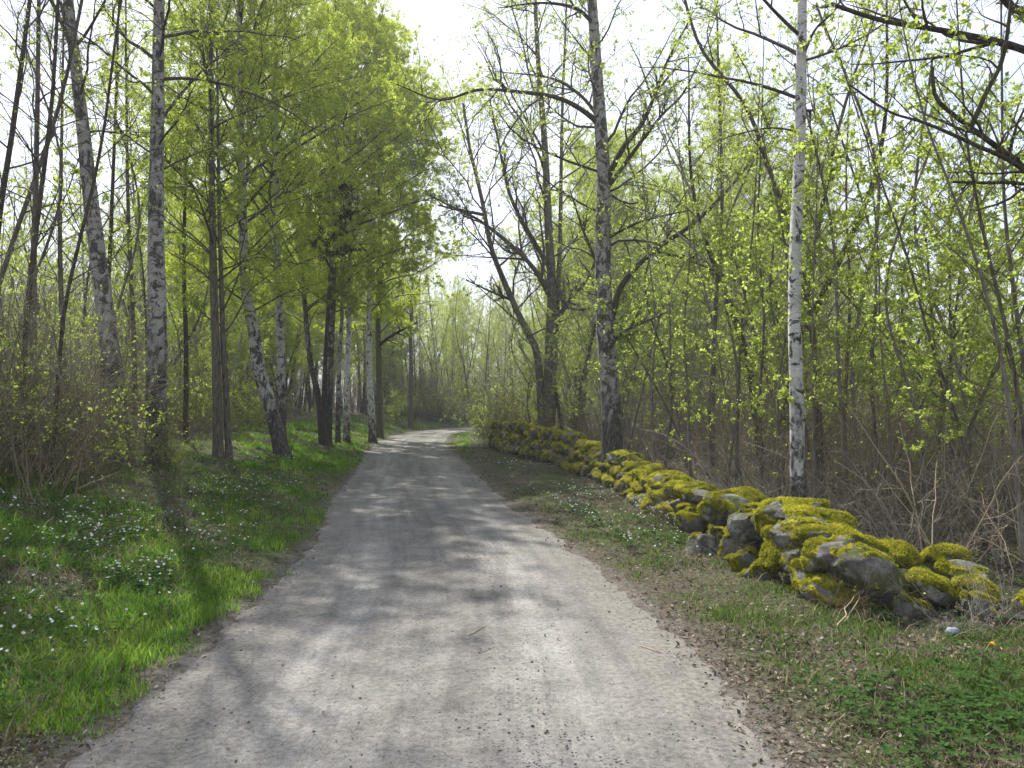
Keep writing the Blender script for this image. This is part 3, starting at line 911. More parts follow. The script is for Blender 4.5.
def scatter(protos, spots, name, label, cat, group, rng, s0=0.8, s1=1.2, tilt=0.085, sink=0.05):
    """every spot gets its own copy of a prototype and of its parts"""
    for i, (x, y) in enumerate(spots):
        src = protos[rng.randint(len(protos))]
        o = copy_tree(src)
        o.name = name
        s = s0 + (s1 - s0) * rng.rand()
        if 'tree' in name and x / y * FPX > 318: s *= 0.56      # the wood is lower towards the right
        o.location = (x, y, T(x, y) - sink)
        o.rotation_euler = (rng.randn() * tilt, rng.randn() * tilt, rng.rand() * 6.283)
        o.scale = (s, s, s * (0.9 + 0.25 * rng.rand()))
        tag(o, label.replace('@', src['look']) if 'look' in src else label, cat, group)
        if 'look' in o: del o['look']


def region(rng, n, px0, px1, d0, d1, test, mind=0.5, tries=40):
    """n spots spread over the ground seen between two pixel columns, at least mind apart"""
    out = []
    k = 0
    while len(out) < n and k < n * tries:
        k += 1
        d = math.sqrt(d0 * d0 + (d1 * d1 - d0 * d0) * rng.rand())
        x = (px0 + (px1 - px0) * rng.rand() - 512) / FPX * d
        rd = float(road_dist(np.array([x]), np.array([d]))[0])
        if not test(x, d, rd): continue
        if any((x - a) ** 2 + (d - b) ** 2 < mind * mind for a, b in out): continue
        out.append((x, d))
    return out


# stone wall front line, used for keeping plants off it
WALL = catmull([(4.0, 5.1), (2.95, 6.15), (2.62, 7.6), (2.3, 9.0), (2.0, 11.5), (1.9, 14.0), (1.72, 16.5), (1.15, 20), (0.45, 23.5), (-0.45, 27), (-0.9, 29)], 10)


def wall_dx(x, y):
    """metres behind the wall's front line (positive is behind)"""
    i = np.argsort(WALL[:, 1])
    return x - np.interp(y, WALL[i, 1], WALL[i, 0])


thin = [proto_tree('thin', 200 + i, 11 + i, r=0.055 + 0.012 * i, bark=['bark', 'bark_pale', 'bark_dark', 'bark', 'birch'][i], twig=['twig_brown', 'twig_grey', 'twig_dark', 'twig_grey', 'twig_brown'][i],
                   leafmat='leaf_young', leaf=[9000, 16000, 3500, 12500, 24000][i], lsize=0.037, spread=0.03, nl1=26, l1=2.5, crown0=0.16, a0=50, a1=24, shape='round', k2=7, k3=5, k4=2, rmin=0.0022, wig=0.13, flare=0.3) for i in range(5)]
full = [proto_tree('full', 220 + i, 13 + i, r=0.10 + 0.02 * i, bark=['birch', 'birch_bright', 'bark'][i], twig='twig_brown', leafmat=['leaf_birch', 'leaf_young', 'leaf_birch'][i],
                   leaf=90000, lsize=0.044, spread=0.04, nl1=34, l1=3.6, crown0=0.2, shape='round', droop=0.05, k2=8, k3=6, k4=2, a0=62, wig=0.13) for i in range(3)]
def proto_multi(seed, H, k, **kw):
    rng = rs(seed); stems = []
    for j in range(k):
        az = j * 6.283 / k + rng.rand(); o = np.array([math.cos(az), math.sin(az), 0])
        sp = H * (0.10 + 0.14 * rng.rand()); h = H * (0.65 + 0.4 * rng.rand())
        w = rng.randn(3, 3) * np.array([0.35, 0.35, 0])
        stems.append(([o * 0.08 + np.array([0, 0, -0.1]), o * sp * 0.3 + w[0] * .4 + np.array([0, 0, h * .3]), o * sp * 0.85 + w[1] + np.array([0, 0, h * .65]), o * sp * 1.2 + w[2] + np.array([0, 0, h])], 0.05 + 0.04 * rng.rand(), 0.01, None))
    return make_tree('proto', 'x', 'tree', (0, 0, 0), stems, seed=seed, **kw)


multi = [proto_multi(260 + i, 8.5 + i, 3 if i != 1 else 2, bark=['bark', 'bark_pale', 'bark_dark'][i], twig=['twig_grey', 'twig_brown', 'twig_grey'][i], leafmat='leaf_young', leaf=[13000, 20000, 7000][i], spread=0.03, lsize=0.036,
                     nl1=15, l1=2.6, crown0=0.12, a0=55, a1=30, shape='round', k2=7, k3=5, k4=2, wig=0.17, rr1=0.6, rmin=0.002, flare=0.1) for i in range(3)]
for q, w in zip(thin, ['thin brown-barked tree', 'slender tree with pale grey bark', 'slender dark and almost bare tree', 'slender brown tree with scattered new leaves', 'slender young birch']): q['look'] = w
for q, w in zip(full, ['tall birch in full spring leaf', 'white-stemmed birch in new leaf', 'stout brown-barked tree in new leaf']): q['look'] = w
for q, w in zip(multi, ['three-stemmed twiggy tree', 'two-stemmed grey tree', 'dark three-stemmed bare tree']): q['look'] = w
sap = [proto_tree('sap', 240 + i, 3.4 + 0.8 * i, r=0.018 + 0.004 * i, bark=['bark_pale', 'bark', 'bark_pale', 'bark'][i], twig='twig_olive', leafmat='leaf_young', leaf=[2600, 3800, 4600, 1800][i], lsize=0.034,
                  nl1=13, l1=1.25, crown0=0.18, a0=58, a1=28, shape='round', k2=5, k3=3, k4=0, wig=0.12, flare=0.1, rmin=0.0013) for i in range(4)]


def make_shrub(seed, nst, H, fan, mat, leaf=0, leafmat='leaf_young', twigs=7, r=0.006, lsize=0.03, arch=-0.05, spread0=0.25, wig=0.10):
    rng = rs(seed)
    root = empty('proto', (0, 0, 0), 'x', 'shrub')
    p = np.stack([rng.randn(nst) * spread0, rng.randn(nst) * spread0, np.full(nst, -0.05)], -1)
    az = rng.rand(nst) * 6.283; a = np.radians(fan) * rng.rand(nst) ** 0.7
    d = np.stack([np.cos(az) * np.sin(a), np.sin(az) * np.sin(a), np.cos(a)], -1)
    A, B, C = walk(rng, p, d, H * (0.5 + 0.6 * rng.rand(nst)), 9, wig, arch, np.full(nst, r), 0.0015, 0.35)
    bb = MB(); bb.tubes(A, B, 4)
    A2, B2, C2 = sprout(rng, A, B, C, twigs, 0.2, 1, 45, 0.42, 5, 0.16, arch * 0.3, 0.6, 0.0013)
    bb.tubes(A2, B2, 3)
    A3, B3, C3 = sprout(rng, A2, B2, C2, 3, 0.1, 1, 45, 0.5, 4, 0.16, 0, 0.7, 0.0011)
    bb.tubes(A3, B3, 3)
    bb.build('stems', M[mat], root)
    if leaf:
        lb = MB(); leaves(lb, rng, A3, C3, leaf, lsize, 0.02, hang=0.0); lb.build('foliage', M[leafmat], root)
    return root


bare = [make_shrub(300 + i, 26, 1.35, 55, ['twig_brown', 'twig_red', 'twig_grey', 'twig_brown'][i], leaf=[0, 60, 0, 120][i]) for i in range(4)]
tallbare = [make_shrub(310 + i, 18, 2.6, 32, ['twig_grey', 'twig_brown', 'twig_olive'][i], leaf=[150, 500, 900][i], r=0.010, arch=-0.02, twigs=9) for i in range(3)]
leafy = [make_shrub(320 + i, 16, 1.9, 45, 'twig_olive', leaf=[2200, 1400, 3000][i], lsize=0.038, r=0.009, arch=-0.02, twigs=9) for i in range(3)]

stalky = [make_shrub(340 + i, 11, 1.7, 50, ['twig_dry', 'twig_grey'][i], leaf=[0, 90][i], r=0.008, arch=-0.06, twigs=4, spread0=0.35) for i in range(2)]
for q, w in zip(sap, ['short pale sapling', 'brown sapling with fresh leaves', 'tall pale sapling full of fresh leaves', 'tallest thin brown sapling']): q['look'] = w
for q, w in zip(bare, ['low brown bare shrub', 'low reddish-brown twiggy shrub', 'low grey bare shrub', 'low brown shrub with first leaves']): q['look'] = w
for q, w in zip(tallbare, ['tall grey many-stemmed shrub', 'tall brown many-stemmed shrub', 'tall olive shrub with small leaves']): q['look'] = w
for q, w in zip(leafy, ['green leafy shrub', 'thinly leaved green shrub', 'densely leaved green shrub']): q['look'] = w
for q, w in zip(stalky, ['clump of bleached arching stalks', 'clump of grey arching stems']): q['look'] = w

# right: dense thicket behind the wall
rg = rs(5)
behind = lambda x, y, rd: wall_dx(x, y) > 1.2 and rd > 3.0
scatter(stalky, region(rg, 55, 500, 1100, 7.0, 18, behind, 0.6), 'stalk_clump', '@ in the thicket behind the stone wall', 'shrub', 'stalk clumps behind the wall', rg, 0.7, 1.25)
scatter(bare, region(rg, 125, 500, 1100, 7.0, 26, behind, 0.55), 'bare_shrub', '@ in the thicket behind the stone wall', 'shrub', 'bare brown shrubs behind the wall', rg, 0.8, 1.3)
scatter(tallbare, region(rg, 75, 490, 1090, 9.5, 34, behind, 0.9), 'tall_shrub', '@ in the wood behind the stone wall', 'shrub', 'tall thin-stemmed shrubs behind the wall', rg, 0.7, 1.15)
scatter(sap, region(rg, 120, 500, 1090, 10.5, 40, behind, 0.8), 'sapling', '@ in the wood behind the stone wall', 'sapling', 'fresh-leaved saplings behind the wall', rg, 0.8, 1.3)
scatter(multi, region(rg, 60, 490, 1090, 14, 60, lambda x, y, rd: rd > 5 and wall_dx(x, min(y, 28)) > 2.2, 1.8), 'forked_tree', '@ in the wood behind the stone wall', 'tree', 'many-stemmed trees in the right-hand wood', rg, 0.75, 1.15)
scatter(sap, region(rg, 30, 640, 1080, 8.5, 14, lambda x, y, rd: wall_dx(x, y) > 1.6, 0.9), 'sapling', '@ just behind the mossy wall', 'sapling', 'saplings close behind the wall', rg, 0.9, 1.35)
scatter(thin, region(rg, 40, 480, 1080, 22, 75, lambda x, y, rd: rd > 6 and wall_dx(x, min(y, 28)) > 3, 1.5), 'slender_tree', '@ in the wood behind the stone wall', 'tree', 'slender trees in the right-hand wood', rg, 0.75, 1.1)
scatter(full, region(rg, 34, 520, 900, 30, 75, lambda x, y, rd: rd > 6, 2.5), 'birch_tree', '@ deep in the wood behind the stone wall', 'tree', 'leafing birches deep in the right-hand wood', rg, 0.7, 1.0)

# left: brush, saplings and wood
lf = lambda x, y, rd: rd < -6.6
scatter(bare, region(rg, 70, -70, 240, 9, 24, lf, 0.6), 'bare_shrub', '@ at the foot of the left-hand trees', 'shrub', 'bare shrubs under the left-hand trees', rg, 0.8, 1.25)
scatter(leafy, region(rg, 85, -60, 380, 12, 40, lambda x, y, rd: rd < -6.6, 0.8), 'leafy_shrub', '@ in the undergrowth of the left-hand wood', 'shrub', 'leafy undergrowth shrubs of the left-hand wood', rg, 0.8, 1.5)
scatter(tallbare, region(rg, 50, -70, 340, 10, 34, lambda x, y, rd: rd < -6.8, 0.9), 'tall_shrub', '@ among the left-hand trees', 'shrub', 'tall thin-stemmed shrubs in the left-hand wood', rg, 0.8, 1.3)
scatter(sap, region(rg, 80, -70, 400, 13, 42, lambda x, y, rd: rd < -6.4, 0.9), 'sapling', '@ in the left-hand wood', 'sapling', 'fresh-leaved saplings in the left-hand wood', rg, 0.9, 1.4)
scatter([multi[0], multi[2]], region(rg, 30, -90, 300, 19, 55, lambda x, y, rd: rd < -8, 1.6), 'forked_tree', '@ in the left-hand wood', 'tree', 'many-stemmed trees in the left-hand wood', rg, 0.8, 1.2)
scatter([thin[0], thin[2]], region(rg, 16, -90, 170, 18, 70, lambda x, y, rd: rd < -8, 1.5), 'slender_tree', '@ at the far left of the wood', 'tree', 'bare trees far left', rg, 0.8, 1.15)
scatter(thin, region(rg, 48, 120, 400, 19, 70, lambda x, y, rd: rd < -9.0, 1.4), 'slender_tree', '@ in the left-hand wood', 'tree', 'slender trees in the left-hand wood', rg, 0.8, 1.15)
scatter(full, region(rg, 30, 190, 400, 30, 75, lambda x, y, rd: rd < -8, 2.3), 'birch_tree', '@ deeper in the left-hand wood', 'tree', 'leafing birches in the left-hand wood', rg, 0.85, 1.1)
# close shrubs on the bank between the first trees
scatter(bare + tallbare[:2] + [leafy[1], tallbare[2]], region(rg, 34, -90, 105, 8.6, 13.5, lambda x, y, rd: rd < -4.4, 0.42), 'bare_shrub', '@ in the dense brush at the left edge', 'shrub', 'brown brush at the left edge', rg, 0.7, 1.1)
scatter(bare + leafy[:2], region(rg, 26, 90, 400, 13, 48, lambda x, y, rd: -6.6 < rd < -5.2, 0.8), 'bank_shrub', '@ at the top of the grassy left bank', 'shrub', 'twiggy shrubs along the top of the left bank', rg, 0.5, 0.9)

# far: the bend closes the view
farr = lambda x, y, rd: abs(rd) > 3.4
scatter(thin, region(rg, 66, 370, 560, 58, 100, farr, 1.6), 'slender_tree', '@ far off beyond the bend of the road', 'tree', 'bare trees beyond the bend', rg, 0.7, 1.0)
scatter(tallbare + bare, region(rg, 70, 380, 560, 52, 84, farr, 1.0), 'tall_shrub', '@ far off beyond the bend of the road', 'shrub', 'shrubs beyond the bend', rg, 1.2, 2.0)
scatter(full, [(-3.0, 70), (1.2, 74), (-0.5, 66), (-6, 78)], 'birch_tree', 'bright green tree far off straight beyond the bend', 'tree', 'bright green trees beyond the bend', rg, 0.65, 0.8)
scatter(thin + tallbare, region(rg, 46, 385, 500, 56, 74, lambda x, y, rd: abs(rd) > 3, 0.9), 'slender_tree', '@ crowded at the outside of the road bend', 'tree', 'small trees at the outside of the bend', rg, 0.6, 0.95)
scatter(leafy, region(rg, 16, 395, 480, 50, 66, lambda x, y, rd: abs(rd) > 2.6, 0.9), 'leafy_shrub', '@ closing the road end beyond the bend', 'shrub', 'green shrubs at the road end', rg, 0.8, 1.5)
# bushes crowding the far end of the wall
rgt = rs(9)
scatter(leafy + tallbare, [(a + 0.75, b) for a, b in [(-1.2, 29.5), (-1.6, 31), (-0.6, 30.5), (-1.9, 33.5), (-1.0, 33), (0.2, 31), (-2.0, 36), (-1.3, 37), (-0.3, 35), (-2.2, 40), (-1.2, 42), (0.4, 28.6), (-1.6, 45), (0.8, 33), (0.8, 38)]],
        'leafy_shrub', '@ at the far end of the stone wall', 'shrub', 'bushes at the far end of the wall', rgt, 0.8, 1.25)
willow = make_shrub(350, 26, 4.2, 55, 'twig_grey', leaf=5200, leafmat='leaf_pale', lsize=0.07, r=0.02, arch=-0.03, twigs=9, spread0=0.6)
willow.name = 'willow_bush'; tag(willow, 'pale silvery flowering bush overhanging the road at the bend', 'bush')
willow.location = (-0.6, 52, T(-0.6, 52))
# dead stems along the wall foot
scatter(bare, [(2.25, 8.1), (2.6, 6.35), (3.3, 5.75), (3.9, 5.3), (1.6, 12.5), (1.35, 16.0), (1.9, 10.4), (0.9, 18.5), (4.6, 5.4)], 'low_shrub', 'low dry bramble tuft against the foot of the stone wall', 'shrub', 'dry bramble tufts at the wall foot', rgt, 0.28, 0.5)
scatter([bare[0], leafy[1]], [(gp(148, 13.2)[0], 13.2), (gp(166, 13.3)[0], 13.3), (gp(128, 12.9)[0], 12.9), (gp(176, 13.8)[0], 13.8)], 'low_shrub', '@ hugging the feet of the two big left birches', 'shrub', 'shrubs at the birch feet', rgt, 0.38, 0.55)
# unseen birch added left of the frame for the shade it casts
scatter(full, [(-14.5, 14.0)], 'birch_tree', 'unseen birch added beyond the left edge of the view for its shade', 'tree', 'unseen shade birches left of the view', rgt, 0.95, 1.15)
for pr in thin + full + sap + bare + tallbare + leafy + multi + stalky:
    strip(pr)

# far-off wood closing the view all round: one mass
def far_wood():
    rng = rs(404)
    N = 620
    d = 74 + 75 * rng.rand(N); px = -260 + 1540 * rng.rand(N)
    x = (px - 512) / FPX * d
    ok = np.abs(road_dist(x, d)) > 4
    x, d = x[ok], d[ok]; N = len(x)
    H = 9 + 7 * rng.rand(N); H = np.where(np.abs((x / d * FPX + 512) - 448) < 45, H * 0.72, H)
    H = np.where((x / d * FPX + 512) > 830, H * 0.7, H)
    p = np.stack([x, d, terrain(x, d) - 0.1], -1)
    P, Rr, L = walk(rng, p, np.tile([0, 0, 1.0], (N, 1)), H, 9, 0.04, 0.05, 0.05 + 0.09 * rng.rand(N), 0.01, 0.2)
    bb = MB(); bb.tubes(P, Rr, 5)
    P2, R2, L2 = sprout(rng, P, Rr, L, 22, 0.12, 1, 48, 0.26, 5, 0.12, 0.05, 0.35, 0.012)
    bb.tubes(P2, R2, 3)
    P3, R3, L3 = sprout(rng, P2, R2, L2, 6, 0.1, 1, 45, 0.45, 4, 0.14, 0.03, 0.6, 0.008)
    bb.tubes(P3, R3, 3)
    o = bb.build('distant_wood', M['twig_grey'])
    tag(o, 'far-off mass of grey-brown trees closing the view behind everything', 'wood', kind='stuff')
    lb = MB(); leaves(lb, rng, P3, L3, 150000, 0.15, 0.15); lb.build('foliage', M['leaf_young'], o)
    ub = MB(); n_ = 9000
    dd = 60 + 60 * rng.rand(n_); xx = (-260 + 1540 * rng.rand(n_) - 512) / FPX * dd
    ok = np.abs(road_dist(xx, dd)) > 4.5; xx, dd = xx[ok], dd[ok]
    A, B, C = walk(rng, np.stack([xx, dd, terrain(xx, dd) - .1], -1), norm(np.stack([rng.randn(len(xx)) * .4, rng.randn(len(xx)) * .4, np.ones(len(xx))], -1)), 2.0 + 3.2 * rng.rand(len(xx)), 5, 0.12, 0, np.full(len(xx), 0.018), 0.008)
    ub.tubes(A, B, 3)
    A2, B2, C2 = sprout(rng, A, B, C, 6, 0.1, 1, 45, 0.5, 4, 0.15, 0, 0.6, 0.006); ub.tubes(A2, B2, 3)
    u = ub.build('undergrowth', M['twig_brown']); tag(u, 'far-off grey-brown undergrowth beneath the distant trees', 'undergrowth', kind='stuff')
far_wood()

# ------------------------------------------------------------------ stone wall
import bmesh
def ico(sub):
    bm = bmesh.new(); bmesh.ops.create_icosphere(bm, subdivisions=sub, radius=1)
    V = np.array([v.co[:] for v in bm.verts]); F = np.array([[v.index for v in f.verts] for f in bm.faces]); bm.free()
    return V, F


ICO = {3: ico(3), 4: ico(4), 5: ico(5)}


def n3(p, s, seed):
    return (vnoise(p[:, 0] + p[:, 2] * 0.7, p[:, 1] - p[:, 2] * 0.6, s, seed) + vnoise(p[:, 1] + 3.1, p[:, 2] * 1.1 + p[:, 0] * 0.5, s, seed + 7)) / 2 - 0.5


def stone(parent, c, dims, rz, seed, moss=0.5, tilt=(0, 0), sub=4, fuzz=0, label=None, into=None):
    rng = rs(seed)
    V, F = ICO[sub]
    P = np.sign(V) * np.abs(V) ** 0.82
    for _ in range(13):
        nrm = norm(rng.randn(3)); k = 0.60 + 0.26 * rng.rand()
        dd = P @ nrm - k
        P = P - np.outer(np.maximum(dd, 0) * 0.96, nrm)
    P = P * 1.12
    P = P * (1 + 0.30 * n3(P, 0.9, seed)[:, None] + 0.12 * n3(P, 0.3, seed + 3)[:, None] + 0.04 * n3(P, 0.09, seed + 5)[:, None])
    P = P * (np.array(dims) / 2)
    E = Euler((tilt[0], tilt[1], rz)).to_matrix()
    P = P @ np.array(E).T
    if into is None:
        mb = MB(); mb.add(P, None, F)
        o = mb.build('stone', M['rock'], parent, smooth=True, loc=c)
        if label: o['label'] = label
    else: into[0].add(P + np.array(c), None, F)
    # moss cushion as its own skin grown off the stone
    fn = np.cross(P[F[:, 1]] - P[F[:, 0]], P[F[:, 2]] - P[F[:, 0]])
    vn = np.zeros_like(P)
    for k in range(3): np.add.at(vn, F[:, k], fn)
    vn = norm(vn)
    w = 0.55 * vn[:, 2] + 3.0 * n3(P + np.array(c), 0.26, seed + 11) + 3.0 * n3(P + np.array(c), 0.07, seed + 13) - (0.90 - 1.25 * moss)
    ws = np.clip(w / 0.55, -0.4, 1)
    keep = (ws[F] > -0.35).any(1)
    if keep.sum() > 20:
        Fk = F[keep]; u, inv = np.unique(Fk, return_inverse=True)
        thick = 0.012 + 0.028 * np.clip(n3(P, 0.12, seed + 17) + 0.5, 0, 1)
        off = np.where(ws > 0, ws * thick, ws * 0.03) + 0.012 * n3(P + np.array(c), 0.03, seed + 19) * (ws > 0)
        Q = P + vn * off[:, None]
        if into is not None:
            into[1].add(Q[u] + np.array(c), None, inv.reshape(-1, 3)); return
        mm = MB(); mm.add(Q[u], None, inv.reshape(-1, 3))
        m = mm.build('moss', M['moss'], o, smooth=True)
        if fuzz and into is None:
            fc = F[(ws[F] > 0.25).all(1)]
            if len(fc):
                ar = np.linalg.norm(np.cross(P[fc[:, 1]] - P[fc[:, 0]], P[fc[:, 2]] - P[fc[:, 0]]), axis=1)
                f = fc[rng.choice(len(fc), fuzz, p=ar / ar.sum())]
                b = rng.dirichlet((1, 1, 1), fuzz)
                q = (Q[f] * b[:, :, None]).sum(1); nn = vn[f[:, 0]]
                u_ = norm(nn + 0.6 * rng.randn(fuzz, 3)); v_ = norm(np.cross(u_, rng.randn(fuzz, 3)))
                h = (0.010 + 0.012 * rng.rand(fuzz))[:, None]
                VV = np.stack([q - u_ * 0.004 - v_ * h * 0.28, q - u_ * 0.004 + v_ * h * 0.28, q + u_ * h], 1)
                t = MB(); t.add(VV.reshape(-1, 3), None, np.arange(fuzz * 3).reshape(-1, 3))
                t.build('moss_tuft', M['moss_tuft'], o)
    return o


wall_base = (2.6, 9.0, T(2.6, 9.0))
wall = empty('stone_wall', wall_base, 'long low wall of piled mossy field boulders along the right side of the road', 'stone wall')
WB = np.array(wall_base)
sd = 500
# hand-placed boulders of the near end: pixel centre, size in pixels, distance, moss, roll
hero = [
    (803, 526, 62, 40, 6.95, 0.38, -0.15), (776, 515, 42, 44, 7.5, 0.50, 0.2), (803, 505, 66, 26, 7.5, 0.55, -0.1), (826, 514, 60, 26, 7.25, 0.9, 0.15),
    (833, 530, 62, 28, 6.8, 0.85, 0.1), (844, 549, 76, 42, 6.45, 0.72, -0.05), (878, 574, 78, 50, 6.2, 0.50, 0.45), (838, 588, 68, 40, 6.35, 0.66, 0.1),
    (897, 549, 42, 30, 6.9, 0.85, 0.1), (777, 545, 24, 38, 7.05, 0.85, 0.1), (798, 552, 36, 40, 6.85, 0.75, 0.1), (812, 572, 36, 40, 6.6, 0.6, 0.1),
    (934, 584, 42, 34, 6.15, 0.80, 0.4), (912, 600, 36, 24, 6.05, 0.75, 0.2), (762, 570, 40, 36, 7.3, 0.45, 0.1), (752, 520, 40, 36, 7.9, 0.55, 0.1),
    (735, 535, 36, 36, 8.1, 0.62, 0.1), (706, 540, 34, 34, 8.6, 0.25, 0.1), (731, 496, 46, 24, 8.5, 0.75, 0.1), (716, 503, 30, 26, 8.7, 0.35, 0.3),
    (697, 489, 30, 16, 9.1, 0.15, 0.0), (692, 512, 34, 30, 9.0, 0.5, 0.1), (745, 556, 34, 30, 7.7, 0.7, 0.1)]
nst = 0
for k, (px, py, w, h, d, ms, roll) in enumerate(hero):
    c = pxd(px, py + 10, d) - WB
    sc_ = d / FPX
    dy = max(w * sc_ * 0.85, 0.28)
    o = stone(wall, c + np.array([0.03, dy * 0.3, 0]), (w * sc_ * 1.06, dy, h * sc_ * 0.92), 0.25 * math.sin(k * 3.3), sd + k, ms, (0.1, roll), 5 if w > 50 else 4, 5200 if w > 50 else 3000,
              {0: 'pale grey boulder with bare flat face', 6: 'large leaning slab with a mossy upper edge', 20: 'bare grey cap stone'}.get(k))
    nst += 1
# the rest of the wall, two to three rough courses following the line
L = np.concatenate([[0], np.cumsum(np.linalg.norm(np.diff(WALL, axis=0), axis=1))])
rw = rs(88)


def wall_at(s):
    x = np.interp(s, L, WALL[:, 0]); y = np.interp(s, L, WALL[:, 1])
    x2 = np.interp(s + 0.1, L, WALL[:, 0]); y2 = np.interp(s + 0.1, L, WALL[:, 1])
    return x, y, math.atan2(y2 - y, x2 - x)


s = 4.2
FAR = (MB(), MB())
while s < L[-1] - 0.1:
    far = s > 12
    step = 0.40 + 0.12 * rw.rand()
    gap = abs(s - 20.2) < 0.3
    pass
    ncourse = 3
    ztop = 0.50 + 0.05 * math.sin(s * 1.3) + 0.08 * rw.rand() + 0.44 * float(sstep(9, 20, s)) - (0.25 if gap else 0)
    xq, yq, aq = wall_at(s)
    top = max(0.42, ztop - T(xq + 0.3, yq))
    z = 0
    for c_ in range(ncourse):
        x, y, a = wall_at(s + (rw.rand() - 0.5) * 0.25)
        hgt = top / ncourse * (0.85 + 0.35 * rw.rand())
        bx = x + math.sin(a) * (0.22 + 0.09 * c_) ; by = y - math.cos(a) * (0.22 + 0.09 * c_)
        dim = (step * (0.95 + 0.5 * rw.rand()), 0.36 + 0.25 * rw.rand(), hgt * (1.1 + 0.3 * rw.rand()))
        zc = T(bx, by) + z + hgt / 2
        last = c_ == ncourse - 1
        stone(wall, np.array([bx, by, zc]) - WB, dim, a + rw.randn() * 0.25, sd + 100 + nst, (0.78 if last else 0.60) + 0.22 * rw.randn(), (rw.randn() * 0.12, rw.randn() * 0.15), 4 if nst < 99 else 3, 2200 if s < 10 else 900, None, None if nst < 99 else FAR)
        z += hgt
        nst += 1
    s += step
fo = FAR[0].build('far_stones', M['rock'], wall, smooth=True); tag(fo, kind='stuff')
fm = FAR[1].build('far_moss', M['moss'], fo, smooth=True)
# loose boulders fallen from the near end: things of their own
for k, (px, py, w, h, d, ms, roll, lab) in enumerate([
        (948, 564, 40, 28, 7.0, 0.85, 0.1, 'moss-topped boulder lying behind the flat grey one at the right end of the wall'),
        (966, 577, 52, 26, 6.6, 0.12, 0.05, 'flat bare grey boulder beyond the right end of the wall'),
        (978, 591, 42, 22, 6.4, 0.8, 0.1, 'small mossy boulder right below the flat bare grey one'),
        (976, 606, 42, 18, 6.0, 0.42, 0.15, 'low pale boulder with a thin moss ridge, lowest of the fallen stones'),
        (1024, 611, 34, 30, 5.9, 0.62, 0.0, 'rounded mossy boulder cut by the right edge of the view')]):
    c = pxd(px, py, d)
    r_ = empty('boulder', c, lab, 'boulder', 'loose boulders beyond the wall end')
    o = stone(r_, (0, 0, 0), (w * d / FPX * 0.92, w * d / FPX * 0.8, h * d / FPX * 1.05), 0.2 * k, 900 + k, ms, (0.1, roll), 4, 2600)

# ------------------------------------------------------------------ ground cover
def blades(mb, rng, x, y, z, h, w, lean=0.35):
    n = len(x)
    az = rng.rand(n) * 6.283
    v = np.stack([np.cos(az), np.sin(az), np.zeros(n)], -1)
    az2 = rng.rand(n) * 6.283
    l = np.stack([np.cos(az2), np.sin(az2), np.zeros(n)], -1) * (lean * rng.rand(n) * h)[:, None]
    b = np.stack([x, y, z], -1)
    up = np.zeros((n, 3)); up[:, 2] = h
    mid = b + up * 0.6 + l * 0.35
    tip = b + up * 0.95 + l
    W = v * w[:, None]
    V = np.stack([b - W * 0.5, b + W * 0.5, mid + W * 0.4, mid - W * 0.4, tip], 1).reshape(-1, 3)
    o = np.arange(n)[:, None] * 5
    mb.add(V, o + np.array([[0, 1, 2, 3]]), o + np.array([[3, 2, 4]]))


def px_scatter(rng, n, x0, x1, y0, y1, power=1.0):
    """random spots of the ground seen in a pixel box"""
    px = x0 + (x1 - x0) * rng.rand(n)
    py = y0 + (y1 - y0) * rng.rand(n) ** power
    return hit(px, py)


rgq = rs(17)


def grass_field(n, box, rng, power, hmul=1.0):
    cx, cy_, _ = px_scatter(rng, n, *box, power)
    g = green_amount(cx, cy_) * sstep(0.34, 0.58, vnoise(cx, cy_, 0.9, 61) + 0.25 * (vnoise(cx, cy_, 0.3, 62) - 0.5))
    keep = rng.rand(len(cx)) < g
    cx, cy_ = cx[keep], cy_[keep]
    per = 7
    x = np.repeat(cx, per) + rng.randn(len(cx) * per) * 0.035
    y = np.repeat(cy_, per) + rng.randn(len(cx) * per) * 0.035
    tall = np.repeat(0.5 + 1.0 * vnoise(cx, cy_, 0.55, 66) ** 2 * 2, per)
    d = np.maximum(y, 2)
    h = (0.035 + 0.07 * rng.rand(len(x)) ** 1.3) * tall * hmul
    w = 0.0045 * (1 + d / 7)
    return x, y, terrain(x, y) - 0.01, h, w


mb = MB()
blades(mb, rgq, *grass_field(26000, (-70, 470, 412, 800), rgq, 1.0), 0.7)
blades(mb, rgq, *grass_field(9000, (240, 470, 412, 470), rgq, 1.0, 1.2), 0.7)
tag(mb.build('grass', M['grass'], None), 'bright green grass covering the sunlit bank left of the road', 'grass', kind='stuff')
mb = MB()
blades(mb, rgq, *grass_field(44000, (480, 1100, 432, 810), rgq, 1.0, 0.5), 0.7)
tag(mb.build('grass', M['verge_grass'], None), 'thin short green grass on the verge between road and stone wall', 'grass', kind='stuff')
mb = MB()
cx, cy_, _ = px_scatter(rgq, 11000, -70, 1100, 425, 800)
rd = road_dist(cx, cy_); k_ = (np.abs(rd) > 2.0) & (rgq.rand(len(cx)) < np.where(rd > 0, 0.35, 0.8))
cx, cy_ = cx[k_], cy_[k_]; cx = np.repeat(cx, 3) + rgq.randn(len(cx) * 3) * 0.04; cy_ = np.repeat(cy_, 3) + rgq.randn(len(cy_) * 3) * 0.04
blades(mb, rgq, cx, cy_, terrain(cx, cy_) - 0.01, 0.04 + 0.10 * rgq.rand(len(cx)), 0.004 * (1 + cy_ / 8), 1.6)
tag(mb.build('dead_grass', M['straw'], None), 'straw-coloured dead grass mixed into both verges', 'dead grass', kind='stuff')


